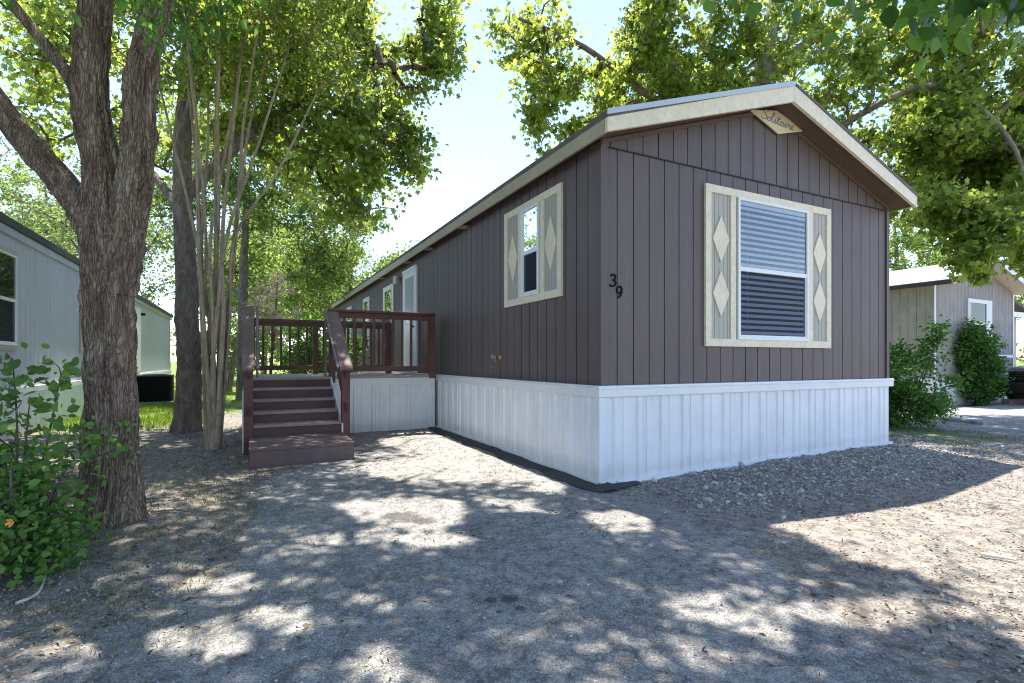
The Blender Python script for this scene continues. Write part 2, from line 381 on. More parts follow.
# ------------------------------------------------------------------ sun patches between the crowns (ground areas kept open above)
POLY = [((748,516),(1100,462),(1300,720),(1060,668),(1000,628),(960,594),(905,572),(855,566),(800,540)),
        ((392,432),(436,431),(500,452),(588,492),(560,498),(505,470),(470,476),(430,455),(385,446)),
        ((655,604),(720,612),(800,600),(905,642),(960,665),(900,640),(820,622),(760,640),(700,628))]
ELL = [(415,513,58,13),(520,508,22,6),(480,478,40,7),(560,492,25,5),(400,470,28,6),(340,540,32,8),(225,585,36,10),(262,613,34,11),(216,645,28,20),(110,650,52,14),(160,628,30,9),
       (375,664,44,18),(295,627,18,7),(375,602,18,5),(472,590,9,7),(430,541,34,7),(322,583,28,7),(300,560,20,5),(627,522,36,7),(650,531,14,4),(577,607,18,7),
       (769,617,14,8),(769,652,15,8),(657,665,34,9),(682,640,20,9),(707,657,22,7),(897,612,70,13),(700,601,30,5),(470,545,16,6),(446,562,16,7),(350,405,20,5),(620,560,12,4),(645,587,10,4),(500,640,10,6)]
def in_poly(px, py, poly):
    r = np.zeros(len(px), bool); n = len(poly)
    for i in range(n):
        x1, y1 = poly[i]; x2, y2 = poly[(i+1) % n]
        c = ((y1 > py) != (y2 > py)) & (px < (x2-x1)*(py-y1)/((y2-y1) or 1e-9)+x1)
        r ^= c
    return r
def lit(P):
    """does the sun ray through P land on ground that is open to the sun in the yard?"""
    t = P[:,2]/SD[2]; X = P[:,0]-SD[0]*t; Y = P[:,1]-SD[1]*t
    ok = Y > 1.0
    Ys = np.where(ok, Y, 1.0); px = 512+F*X/Ys; py = HOR+F*CH/Ys
    w = (fbm(np.stack([X*3.0, Y*3.0, X*0], 1), 3, 5)-.45)*60
    px2 = px+w; py2 = py+w*.35
    r = np.zeros(len(P), bool)
    for i, pl in enumerate(POLY): r |= in_poly(px2*.6+px*.4 if i == 0 else px2, py2*.25+py*.75 if i == 0 else py2, pl)
    for (a, b, c, d) in ELL: r |= ((px2-a)/(c*1.12))**2+((py2-b)/(d*1.25))**2 < 1
    return r & ok

# ------------------------------------------------------------------ trees
def tube(path, rad, seg, amp=0., fq=(9, 1.6), flare=None, cap=True, seed=0):
    path = np.asarray(path, float); rad = np.asarray(rad, float); n = len(path)
    T = np.gradient(path, axis=0); T /= np.linalg.norm(T, axis=1)[:, None]+1e-9
    ref = np.array([1., 0, 0]) if abs(T[0,0]) < .8 else np.array([0, 1., 0])
    Ns = np.zeros_like(path); x = ref-T[0]*ref.dot(T[0]); x /= np.linalg.norm(x); Ns[0] = x
    for i in range(1, n):
        x = Ns[i-1]-T[i]*Ns[i-1].dot(T[i]); Ns[i] = x/(np.linalg.norm(x)+1e-9)
    B = np.cross(T, Ns)
    a = np.linspace(0, 2*np.pi, seg, endpoint=False)
    ca, sa = np.cos(a), np.sin(a)
    dirs = Ns[:,None,:]*ca[None,:,None]+B[:,None,:]*sa[None,:,None]
    r = np.repeat(rad[:,None], seg, 1)
    if flare is not None: r = r*(1+flare(path[:,2])[:,None]*(.65+.5*np.cos(a*5+seed)+.3*np.cos(a*3+1+seed))[None,:])
    P = path[:,None,:]+dirs*r[...,None]
    if amp:
        L = np.concatenate([[0], np.cumsum(np.linalg.norm(np.diff(path, axis=0), axis=1))])
        q = np.stack([np.cos(a)[None,:]*rad[:,None]*fq[0], np.sin(a)[None,:]*rad[:,None]*fq[0], np.repeat(L[:,None]*fq[1], seg, 1)], -1).reshape(-1, 3)
        q2 = q+(fbm(q*.9, 3, 31)[:,None]-.45)*1.4
        d = 1-np.abs(fbm(q2*2.2, 4, seed+3)*2-.94)*2.6
        d = np.clip(d, -1, 1)*-1+fbm(q*.35, 2, 9)*1.3
        P = P+dirs*(d.reshape(n, seg)*amp)[...,None]*np.clip(r/rad.max()*1.4, .3, 1)[...,None]
    P = P.reshape(-1, 3)
    i = np.arange(n-1)[:,None]; k = np.arange(seg)[None,:]; k2 = (k+1) % seg
    fc = np.stack([i*seg+k, i*seg+k2, (i+1)*seg+k2, (i+1)*seg+k], -1).reshape(-1, 4)
    return P, fc
def smooth_path(pts, n):
    pts = np.asarray(pts, float); m = len(pts)
    t = np.linspace(0, m-1, n); out = []
    for q in t:
        i = min(int(q), m-2); f = q-i
        p0, p1, p2, p3 = pts[max(i-1, 0)], pts[i], pts[i+1], pts[min(i+2, m-1)]
        out.append(.5*((2*p1)+(-p0+p2)*f+(2*p0-5*p1+4*p2-p3)*f*f+(-p0+3*p1-3*p2+p3)*f**3))
    return np.array(out)
LEAF = {
 'oval': (np.array([(0,0,0),(.30,.35,.06),(.26,.7,.05),(0,1,-.05),(-.26,.7,.05),(-.30,.35,.06),(0,.5,0)]), [(0,1,6),(1,2,6),(2,3,6),(3,4,6),(4,5,6),(5,0,6)]),
 'quad': (np.array([(0,0,0),(.34,.5,.07),(0,1,0),(-.34,.5,.07)]), [(0,1,2),(0,2,3)]),
 'lance': (np.array([(0,0,0),(.15,.3,.03),(.12,.65,.02),(0,1,-.12),(-.12,.65,.02),(-.15,.3,.03)]), [(0,1,2,3),(0,3,4,5)]),
 'lobed': (np.array([(0,0,0),(.42,.12,.0),(.30,.38,.04),(.52,.68,.0),(.2,.68,.05),(0,1.05,-.04),(-.2,.68,.05),(-.52,.68,0),(-.30,.38,.04),(-.42,.12,0)]), [(0,1,2),(0,2,3,4),(0,4,5,6),(0,6,7,8),(0,8,9)]),
 'ovate': (np.array([(0,0,0),(.16,.06,.03),(.31,.24,.05),(.33,.42,.05),(.22,.68,.03),(.09,.88,0),(0,1,-.06),(-.09,.88,0),(-.22,.68,.03),(-.33,.42,.05),(-.31,.24,.05),(-.16,.06,.03),(0,.25,-.01),(0,.5,-.01),(0,.75,-.02)]),
           [(0,1,2,12),(2,3,13,12),(3,4,14,13),(4,5,6,14),(6,7,8,14),(8,9,13,14),(9,10,12,13),(10,11,0,12)]),
}
def leaf_mesh(name, P, size, kind, up=.5, hang=0., rg=rng, facing=None):
    """P: leaf base points; returns mesh with random orientation and a tint per leaf"""
    n = len(P); tv, tf = LEAF[kind]
    nr = rg.normal(size=(n, 3)); nr /= np.linalg.norm(nr, axis=1)[:,None]; nr[:,2] = nr[:,2]*(1-up)+up; nr /= np.linalg.norm(nr, axis=1)[:,None]
    d = rg.normal(size=(n, 3)); d[:,2] = d[:,2]*.5-hang; d -= nr*(d*nr).sum(1)[:,None]; d /= np.linalg.norm(d, axis=1)[:,None]+1e-9
    x = np.cross(d, nr); s = size*rg.uniform(.45, 1.35, n)
    w = rg.uniform(.8, 1.2, n)
    V_ = P[:,None,:]+s[:,None,None]*(tv[None,:,0,None]*x[:,None,:]*w[:,None,None]+tv[None,:,1,None]*d[:,None,:]+tv[None,:,2,None]*nr[:,None,:]*rg.uniform(.2, 2.2, n)[:,None,None])
    k = len(tv); flat = []; sizes = []
    base = (np.arange(n)*k)[:,None]
    fl = np.concatenate([np.array(f) for f in tf]); flat = (base+fl[None,:]).ravel(); sizes = np.tile([len(f) for f in tf], n)
    tint = np.repeat(np.clip(rg.beta(1.3, 1.7, n), 0, 1), k)
    return np_mesh(name, V_.reshape(-1, 3), flat, sizes, tint)
SKY_GAP = [(462,-80),(470,20),(505,70),(530,135),(572,128),(600,110),(598,90),(460,190),(337,305),(352,262),(398,214),(424,176),(418,150),(446,132),(440,100),(432,90),(462,66),(455,40)]
def proj(P):
    Y = np.maximum(P[:,1], .3); return 512+F*P[:,0]/Y, HOR-F*(P[:,2]-CH)/Y, P[:,1] > .5
def make_tree(name, label, group, base, limbs, blobs, leafn, size, kind, lm, bm, spread=.38, seg=14, amp=0., fq=(9,1.6), flare=None, seed=1,
              up=.5, hang=0., gaps=.5, gapscale=.55, prune=True, keepgap=True, twigr=.011, cat='tree', bark_detail=1., zmin=None, trunk_name='trunk', powr=.42, rmax=.12, sag=.12, boxcull=None):
    """limbs: list of (points, r0, r1) in world coordinates; blobs: (x,y,z,rx,ry,rz,n clusters)"""
    rg = np.random.default_rng(seed)
    base = np.array(base, float)
    nodes = []; parent = []; TV = []; TF = []; off = 0
    for li, (pts, r0, r1) in enumerate(limbs):
        L = sum(np.linalg.norm(np.subtract(pts[i+1], pts[i])) for i in range(len(pts)-1))
        n = max(8, int(L*(26 if amp > .006 else 7)*bark_detail))
        pth = smooth_path(pts, n); rad = np.linspace(1, 0, n)**.9*(r0-r1)+r1
        pth = pth+np.stack([vnoise(pth*1.6+7*li, 3)-.5, vnoise(pth*1.6+9, 4)-.5, np.zeros(n)], 1)*.12*min(1, r0*6)*np.linspace(0, 1, n)[:,None]
        a, b = tube(pth, rad, seg if r0 > .06 else 8, amp*min(1, r0/.12), fq, flare if li == 0 else None, seed=seed+li)
        TV.append(a); TF.append(b+off); off += len(a)
        st = pth[int(n*(.25 if li == 0 else .15))::max(1, n//14)]
        nodes += [tuple(p) for p in st]; parent += [-1]*len(st)
    # clusters
    C = []
    for (x, y, z, rx, ry, rz, n) in blobs:
        k = int(n*3); q = rg.normal(size=(k, 3)); q /= np.linalg.norm(q, axis=1)[:,None]; q *= (rg.uniform(0, 1, k)**.42)[:,None]
        q = q*np.array([rx, ry, rz])+np.array([x, y, z])
        g = fbm(q*gapscale*2, 3, seed+40); thr = np.quantile(g, gaps*.62)
        q = q[g > thr][:n]; C.append(q)
    C = np.concatenate(C)
    if zmin is not None: C = C[C[:,2] > zmin]
    if keepgap:
        px, py, f = proj(C); C = C[~(in_poly(px, py, SKY_GAP) & f)]
    if prune: C = C[~(lit(C) & (rg.uniform(size=len(C)) < .85))]
    if boxcull is not None: C = C[~boxcull(C)]
    N = np.array(nodes); d0 = np.min(np.linalg.norm(C[:,None,:]-N[None,:,:], axis=2), axis=1)
    order = np.argsort(d0)
    arr = np.zeros((len(N)+len(C)*5+5, 3)); arr[:len(N)] = N; cnt = len(N)
    par = list(parent); chains = []
    for ci in order:
        t = C[ci]; D = arr[:cnt]-t; dd = np.sqrt((D*D).sum(1)); pen = dd+np.maximum(0, (arr[:cnt,2]-t[2]))*.35
        j = int(np.argmin(pen)); s = arr[j]; L = np.linalg.norm(t-s)
        m = int(np.clip(L/.45, 2, 5)); ch = [j]
        k = rg.normal(size=3)*.10*L
        for q in range(1, m+1):
            f = q/m; p = s+(t-s)*f+k*math.sin(math.pi*f)+np.array([0, 0, sag*L*math.sin(math.pi*f)])
            arr[cnt] = p; par.append(ch[-1]); ch.append(cnt); cnt += 1
        chains.append(ch)
    w = np.zeros(cnt); 
    for ch in chains: w[ch[-1]] += 1
    for i in range(cnt-1, -1, -1):
        if par[i] >= 0: w[par[i]] += w[i]
    for ch in chains:
        p = arr[ch]; r = np.minimum(twigr*np.maximum(w[ch], .4)**powr, rmax); r[0] = min(r[0], r[1]*1.25); r[-1] *= .5
        if len(p) < 5 and r[1] > .02: p2 = smooth_path(p, len(p)*2); r = np.interp(np.linspace(0, 1, len(p2)), np.linspace(0, 1, len(p)), r); p = p2
        a, b = tube(p, r, 6 if r[0] > .025 else 4); TV.append(a); TF.append(b+off); off += len(a)
    TV = np.concatenate(TV); TF = np.concatenate(TF)
    # leaves around the outer twig of each cluster
    per = leafn//max(1, len(C))+1
    ends = np.array([arr[ch[-1]] for ch in chains]); prev = np.array([arr[ch[-2]] for ch in chains])
    f = rg.uniform(-.1, 1.15, (len(ends), per)); sp = spread*rg.uniform(.55, 1.3, (len(ends), 1, 1))
    LP = prev[:,None,:]+(ends-prev)[:,None,:]*f[...,None]+rg.normal(size=(len(ends), per, 3))*sp*np.array([.55, .55, .42])
    LP = LP.reshape(-1, 3)
    if prune: LP = LP[~(lit(LP) & (rg.uniform(size=len(LP)) < .96))]
    root = thing(name, label, cat, tuple(base), 0, group)
    tm = np_mesh(trunk_name, TV-base, TF.ravel(), np.full(len(TF), 4)); link(trunk_name, tm, bm, root, True)
    lmh = leaf_mesh('crown', LP-base, size, kind, up, hang, rg); link('crown', lmh, lm, root)
    return root
def copy_tree(root, loc, rz, s, label):
    r = root.copy(); col.objects.link(r); r.location = loc; r.rotation_euler = (0, 0, rz); r.scale = s; r['label'] = label
    for ch in list(root.children):
        c = ch.copy(); col.objects.link(c); c.parent = r
    return r

# ------------------------------------------------------------------ ground
def gh(X, Y):
    """ground height"""
    X = np.asarray(X, float); Y = np.asarray(Y, float)
    a = (X-CX)*U[0]+(Y-CY)*U[1]; b = (X-CX)*V[0]+(Y-CY)*V[1]
    z = (fbm(np.stack([X*.9, Y*.9, X*0], -1).reshape(-1, 3), 3, 2).reshape(X.shape)-.44)*.035
    berm = sstep(.1, 3.2, a)*sstep(7.5, 4.5, a)*sstep(-1.5, -.25, b)*sstep(7, 4.5, b)
    z = z+berm*.055
    r = np.hypot(X+2.84, Y-3.69); z = z+.05*np.exp(-(r/.55)**2)
    n = fbm(np.stack([X*6, Y*6, X*0], -1).reshape(-1, 3), 4, 8).reshape(X.shape)-.46
    n2 = fbm(np.stack([X*13, Y*13, X*0], -1).reshape(-1, 3), 2, 18).reshape(X.shape)-.37
    z = z+n*(.024+.040*berm)+n2*(.014+.02*berm)*sstep(12, 7, np.hypot(X, Y))
    return z
def axis(lo, hi, st, far, g=1.16):
    c = list(np.arange(lo, hi, st)); s = st; x = hi; out = []
    while x < far: out.append(x); s *= g; x += s
    s = st; x = lo-st; low = []
    while x > -far: low.append(x); s *= g; x -= s
    return np.array(low[::-1]+c+out)
gx = axis(-4.6, 7.0, .032, 900); gy = axis(1.2, 9.0, .032, 900)
GX, GY = np.meshgrid(gx, gy); GZ = gh(GX, GY)
far_ = np.hypot(GX, GY-6); GZ = np.where(far_ > 60, 0, GZ)
gv = np.stack([GX, GY, GZ], -1).reshape(-1, 3); nx, ny = len(gx), len(gy)
ii, jj = np.meshgrid(np.arange(nx-1), np.arange(ny-1)); ii = ii.ravel(); jj = jj.ravel()
gf = np.stack([jj*nx+ii, jj*nx+ii+1, (jj+1)*nx+ii+1, (jj+1)*nx+ii], 1)
la = (gv[:,0]-CX)*U[0]+(gv[:,1]-CY)*U[1]; lb = (gv[:,0]-CX)*V[0]+(gv[:,1]-CY)*V[1]
gr = sstep(-3.0, -4.2, la)*sstep(5.5, 9.5, lb)                       # left rear
gr = np.maximum(gr, sstep(7.5, 12, lb)*sstep(-.5, -1.5, la))
gr = np.maximum(gr, sstep(22, 30, lb))
gr = np.maximum(gr, .55*sstep(5.2, 5.8, la)*sstep(8.0, 7.3, la)*sstep(-1.2, -.2, lb)*sstep(3.2, 1.5, lb))
gr = np.maximum(gr, sstep(5.2, 6, la)*sstep(3.2, 5, lb)); gr = np.maximum(gr, sstep(-6, -14, gv[:,1]))
gme = np_mesh('ground', gv, gf.ravel(), np.full(len(gf), 4), gr)
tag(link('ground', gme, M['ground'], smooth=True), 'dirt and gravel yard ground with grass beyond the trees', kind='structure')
# driveway: worn asphalt up to the deck and the home
DP = [(-2.35,-3),(-2.15,1.2),(-1.75,2.4),(-1.7,3.3),(-2.1,4.2),(-2.45,5.2),(-2.45,6.1),(-2.2,7.2),(-2.9,8.9),(-1.4,9.6),(-.2,7.6),(.95,4.95),(1.25,4.45),(1.55,3.6),(1.5,2.6),(1.75,1.5),(1.9,-3)]
dx = np.arange(-3.3, 2.3, .032); dy = np.arange(.6, 9.8, .032)
DX, DY = np.meshgrid(dx, dy); cxn = (DX[:-1,:-1]+.016).ravel(); cyn = (DY[:-1,:-1]+.016).ravel()
wob = fbm(np.stack([cxn*2.2, cyn*2.2, cxn*0], 1), 4, 77)-.46; wob2 = fbm(np.stack([cxn*2.2, cyn*2.2, cxn*0+9], 1), 4, 78)-.46
inside = in_poly(cxn+wob*.7, cyn+wob2*.7, DP)
inside &= ~((((cxn-CX)*U[0]+(cyn-CY)*U[1]) > -.02) & (((cxn-CX)*V[0]+(cyn-CY)*V[1]) > -.02))
nxx = len(dx); I = np.arange(nxx-1)[None,:].repeat(len(dy)-1, 0).ravel(); J = np.arange(len(dy)-1)[:,None].repeat(nxx-1, 1).ravel()
df = np.stack([J*nxx+I, J*nxx+I+1, (J+1)*nxx+I+1, (J+1)*nxx+I], 1)[inside]
dv = np.stack([DX, DY, gh(DX, DY)+.006], -1).reshape(-1, 3)
# edge verts sink slightly into the dirt
usec = np.zeros(len(dv)); np.add.at(usec, df.ravel(), 1); dv[(usec > 0) & (usec < 4), 2] -= .012
used = np.unique(df); remap = np.zeros(len(dv), int); remap[used] = np.arange(len(used))
tag(link('driveway', np_mesh('driveway', dv[used], remap[df].ravel(), np.full(len(df), 4)), M['asphalt'], smooth=True), 'worn grey asphalt driveway with oil stains in front of the deck', kind='structure')
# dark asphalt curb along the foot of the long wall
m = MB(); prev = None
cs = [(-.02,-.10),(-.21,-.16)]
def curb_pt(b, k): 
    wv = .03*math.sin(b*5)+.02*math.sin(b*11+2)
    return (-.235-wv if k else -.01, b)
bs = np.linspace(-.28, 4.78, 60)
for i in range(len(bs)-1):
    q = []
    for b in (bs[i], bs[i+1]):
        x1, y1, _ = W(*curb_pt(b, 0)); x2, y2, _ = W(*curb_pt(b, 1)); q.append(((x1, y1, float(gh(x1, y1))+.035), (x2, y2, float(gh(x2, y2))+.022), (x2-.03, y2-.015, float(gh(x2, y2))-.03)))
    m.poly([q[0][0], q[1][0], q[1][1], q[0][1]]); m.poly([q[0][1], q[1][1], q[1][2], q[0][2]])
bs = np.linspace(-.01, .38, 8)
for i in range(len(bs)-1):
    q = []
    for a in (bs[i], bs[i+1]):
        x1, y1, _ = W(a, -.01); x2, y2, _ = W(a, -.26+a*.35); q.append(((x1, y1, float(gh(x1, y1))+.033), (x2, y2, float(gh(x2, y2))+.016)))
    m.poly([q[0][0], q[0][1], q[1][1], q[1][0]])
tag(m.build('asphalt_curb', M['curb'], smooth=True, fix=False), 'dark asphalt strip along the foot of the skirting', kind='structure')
# neighbour's parking pad
m = MB(); pts = [W(9.2,.6),W(15.5,.2),W(22,.0),W(22,2.1),W(15.5,2.15),(W(11.2,2.3)),W(9.6,1.9)]
m.prism([(p[0], p[1]) for p in pts], 'z', -.12, .07)
tag(m.build('parking_pad', M['asphalt'], bevel=.02), 'grey concrete parking pad before the neighbouring home', kind='structure')

# loose gravel, pebbles
def pebbles(name, P, sz, label):
    n = len(P); ph = (1+5**.5)/2
    ico = np.array([(-1,ph,0),(1,ph,0),(-1,-ph,0),(1,-ph,0),(0,-1,ph),(0,1,ph),(0,-1,-ph),(0,1,-ph),(ph,0,-1),(ph,0,1),(-ph,0,-1),(-ph,0,1)], float)/1.9
    fc = np.array([(0,11,5),(0,5,1),(0,1,7),(0,7,10),(0,10,11),(1,5,9),(5,11,4),(11,10,2),(10,7,6),(7,1,8),(3,9,4),(3,4,2),(3,2,6),(3,6,8),(3,8,9),(4,9,5),(2,4,11),(6,2,10),(8,6,7),(9,8,1)])
    v = ico[None]*(1+rng.normal(size=(n, 12, 3))*.16)
    a = rng.uniform(0, 6.28, n); c, s = np.cos(a), np.sin(a)
    v = v*np.stack([rng.uniform(.6, 1.3, n), rng.uniform(.5, 1, n), rng.uniform(.35, .8, n)], 1)[:,None,:]
    tl = rng.normal(size=n)*.3; v[:,:,2] += v[:,:,0]*tl[:,None]
    x = v[:,:,0]*c[:,None]-v[:,:,1]*s[:,None]; y = v[:,:,0]*s[:,None]+v[:,:,1]*c[:,None]
    v = np.stack([x, y, v[:,:,2]], -1)*sz[:,None,None]*.5+P[:,None,:]
    flat = ((np.arange(n)*12)[:,None]+fc.ravel()[None,:]).ravel()
    tint = np.repeat(np.clip(rng.beta(2.2, 2, n), 0, 1), 12)
    o = link(name, np_mesh(name, v.reshape(-1, 3), flat, np.full(n*20, 3), tint), M['pebble']); tag(o, label, kind='stuff'); return o
def scat(n, x0, x1, y0, y1, dens):
    X = rng.uniform(x0, x1, n); Y = rng.uniform(y0, y1, n)
    k = rng.uniform(size=n) < dens(X, Y); return X[k], Y[k]
def loc_(X, Y): return (X-CX)*U[0]+(Y-CY)*U[1], (X-CX)*V[0]+(Y-CY)*V[1]
def outside_home(a, b): return ~((a > -.0) & (b > -.0) & (a < 4.9))
def dber(X, Y):
    a, b = loc_(X, Y); g = fbm(np.stack([X*2, Y*2, X*0], 1), 3, 21)
    return np.where(outside_home(a, b), sstep(.15, .9, a)*sstep(-2.1+g, -.75, b)*sstep(6.9, 5.4, a)*sstep(4, 2, b), 0)
X, Y = scat(120000, .9, 7.5, 3.5, 9, dber)
sz = rng.lognormal(-4.25, .5, len(X)); pebbles('gravel', np.stack([X, Y, gh(X, Y)+sz*.12], 1), sz, 'bank of crushed limestone gravel against the white skirting')
def ddirt(X, Y):
    a, b = loc_(X, Y); g = fbm(np.stack([X*1.3, Y*1.3, X*0], 1), 4, 55); ind = in_poly(X, Y, DP)
    return np.where(outside_home(a, b), np.where(ind, .75, 1)*np.clip((g-.28)*3.4, .10, 1)*np.clip(3.4/np.maximum(Y, 1), 0, 1)**1.3, 0)
X, Y = scat(130000, -4.5, 5.5, 1.25, 8.5, ddirt)
sz = rng.lognormal(-4.75, .42, len(X)); sz = np.where(in_poly(X, Y, DP), sz*.75, sz)
pebbles('loose_pebbles', np.stack([X, Y, gh(X, Y)+sz*.15+np.where(in_poly(X, Y, DP), .006, 0)], 1), sz, 'small pebbles and grit scattered over the yard')
# leaf litter
X, Y = scat(9000, -5.5, 6, 1.3, 10, lambda X, Y: np.where(outside_home(*loc_(X, Y)), np.where(in_poly(X, Y, DP), .08, np.where(X < -1, .65, .16)), 0))
o = link('leaf_litter', leaf_mesh('leaf_litter', np.stack([X, Y, gh(X, Y)+.010], 1), .032, 'quad', .85), M['leafdry']); tag(o, 'small dry leaves scattered on the dirt', kind='stuff')
X, Y = scat(26000, -5.2, 6.5, 1.2, 9.5, lambda X, Y: np.where(outside_home(*loc_(X, Y)), np.clip((fbm(np.stack([X*1.7, Y*1.7, X*0], 1), 4, 66)-.36)*4, .04, 1)*np.where(in_poly(X, Y, DP), .35, 1), 0))
o = link('bark_crumbs', leaf_mesh('bark_crumbs', np.stack([X, Y, gh(X, Y)+.009], 1), .026, 'lance', .8), M['crumb']); tag(o, 'dark crumbs of bark and twig bits strewn over the yard', kind='stuff')
# weeds and grass
def blades(name, X, Y, h, mat, label):
    n = len(X); P = np.stack([X, Y, gh(X, Y)-.005], 1); a = rng.uniform(0, 6.28, n); w = rng.uniform(.003, .006, n)*np.clip(h/.06, .7, 2.5); hh = h*rng.uniform(.5, 1.3, n)
    d = np.stack([np.cos(a), np.sin(a), a*0], 1); ln = rng.normal(size=(n, 2))*.35
    p1 = P-d*w[:,None]; p2 = P+d*w[:,None]; p3 = P+np.stack([ln[:,0]*hh, ln[:,1]*hh, hh], 1)
    v = np.stack([p1, p2, p3], 1).reshape(-1, 3); f = np.arange(3*n)
    o = link(name, np_mesh(name, v, f, np.full(n, 3), np.repeat(rng.uniform(size=n), 3)), mat); tag(o, label, kind='stuff')
def dgr(X, Y):
    a, b = loc_(X, Y); g = fbm(np.stack([X*1.5, Y*1.5, X*0], 1), 4, 91)
    return sstep(-3.3, -4.3, a)*sstep(6.0, 9, b)*np.clip((g-.3)*4, 0, 1)
X, Y = scat(150000, -14, -4, 8, 22, dgr); blades('grass', X, Y, .09, M['grassblade'], 'green grass growing beyond the trees beside the grey home')
def dwd(X, Y):
    a, b = loc_(X, Y); g = fbm(np.stack([X*2.6, Y*2.6, X*0], 1), 4, 17)
    w1 = sstep(-2.2, -3.2, a)*sstep(4.4, 2, b)*.7; w2 = sstep(3.2, 5.2, a)*sstep(8.8, 7.5, a)*sstep(-2.6, -1.0, b)*sstep(3.4, 1.5, b)
    return np.where(outside_home(a, b), np.maximum(w1, w2)*(g > .49)*.9, 0)
X, Y = scat(160000, -5, 10, 1.4, 10, dwd); blades('weeds', X, Y, .045, M['weed'], 'thin patches of short weeds growing in the dirt')

# stones and sticks one could pick up
def stone(x, y, s, label, seed):
    rg = np.random.default_rng(seed); m = MB(); seg = 9
    pr = [(.25,-.3),(.46,-.12),(.5,.08),(.34,.28),(.12,.36)]
    m.lathe(pr, (0,0,0), 'z', seg); m.v = [(p[0]*s*(1+rg.normal()*.12)*1.25, p[1]*s*(1+rg.normal()*.12), p[2]*s*(1+rg.normal()*.1)) for p in m.v]
    o = m.build('stone', M['stone']); o.location = (x, y, float(gh(x, y))+s*.12); o.rotation_euler = (0, 0, seed)
    tag(o, label, 'stone', 'stones lying loose in the yard')
def G(px, py): Yg = F*CH/(py-HOR); return (px-512)/F*Yg, Yg
for k, (px, py, s, lb) in enumerate([(708,501,.07,'pale stone low on the gravel bank below the big front window'),(865,443,.09,'white stone at the top of the gravel bank near the right end of the skirting'),
        (650,546,.035,'small stone on the sunlit dirt just right of the driveway'),(560,583,.03,'small dark stone alone on the middle of the driveway'),(206,529,.045,'grey stone on bare dirt right of the thick trunk'),
        (228,479,.045,'stone on the dirt just left of the low wooden step'),(820,432,.07,'stone touching the foot of the white skirting')]):
    x, y = G(px, py)
    if lb.startswith('stone touching'): x, y, _ = W(4.1, -.12)
    stone(x, y, s, lb, k+3)
def stick(pxs, r, mat, label):
    P = [];
    for (a, b) in pxs: x, y = G(a, b); P.append((x, y, float(gh(x, y))+r+.008))
    P = np.array(P); n = len(P)*3; pth = smooth_path(P, n); v, f = tube(pth, np.linspace(r, r*.45, n), 7)
    b = P[0].copy(); o = link('stick', np_mesh('stick', v-b, f.ravel(), np.full(len(f), 4)), mat, smooth=True); o.location = tuple(b)
    tag(o, label, 'stick', 'fallen sticks on the ground')
stick([(210,562),(216,553),(240,545)], .008, M['stick'], 'forked brown stick on the dirt right of the thick trunk')
stick([(16,606),(38,596),(46,578)], .009, M['palestick'], 'pale curved stick on the dirt below the leafy creeper')
stick([(980,558),(1002,561),(1016,564)], .013, M['palestick'], 'bleached white stick on the sunlit dirt at the far right')
stick([(150,519),(175,516),(195,517)], .008, M['stick'], 'thin straight stick by the foot of the thick trunk')

# ------------------------------------------------------------------ siding and skirting profiles
def wallpanel(length, zfun0, zfun1, pitch, place, gw=.011, gd=.009, start=0.0, splits=()):
    """vertical grooved boards; place(s, n, z) -> xyz with n outward. material 0 = board, 1 = groove"""
    m = MB(); ed = [0.0]; s = start if start > 0 else pitch
    while s < length-.02: ed.append(s); s += pitch
    ed.append(length)
    for i in range(len(ed)-1):
        a = ed[i]+(gw/2 if i else 0); b = ed[i+1]-(gw/2 if i < len(ed)-2 else 0)
        xs = [a]+[q for q in splits if a < q < b]+[b]
        for c, d in zip(xs[:-1], xs[1:]):
            m.poly([place(c,0,zfun0(c)), place(d,0,zfun0(d)), place(d,0,zfun1(d)), place(c,0,zfun1(c))])
        if i < len(ed)-2:
            e = ed[i+1]+gw/2; t = ed[i+1]-gw/2
            m.poly([place(t,0,zfun0(t)), place(t,-gd,zfun0(t)), place(t,-gd,zfun1(t)), place(t,0,zfun1(t))], 1)
            m.poly([place(t,-gd,zfun0(t)), place(e,-gd,zfun0(e)), place(e,-gd,zfun1(e)), place(t,-gd,zfun1(t))], 1)
            m.poly([place(e,-gd,zfun0(e)), place(e,0,zfun0(e)), place(e,0,zfun1(e)), place(e,-gd,zfun1(e))], 1)
    return m
def skirtpanel(length, z0, z1, place, pitch=.30, d=.022):
    prof = []; s = 0.0
    pat = [(0,0),(.07,0),(.088,1),(.128,1),(.146,0),(.20,0),(.208,.5),(.226,.5),(.234,0)]
    while s < length:
        j = random.uniform(-.004, .004)
        for a, b in pat:
            if s+a < length: prof.append((s+a+(j if b else 0), b*d))
        s += pitch
    prof.append((length, 0)); m = MB()
    for (a, n1), (b, n2) in zip(prof[:-1], prof[1:]):
        if b > a+1e-5: m.poly([place(a,n1,z0), place(b,n2,z0), place(b,n2,z1), place(a,n1,z1)])
    return m

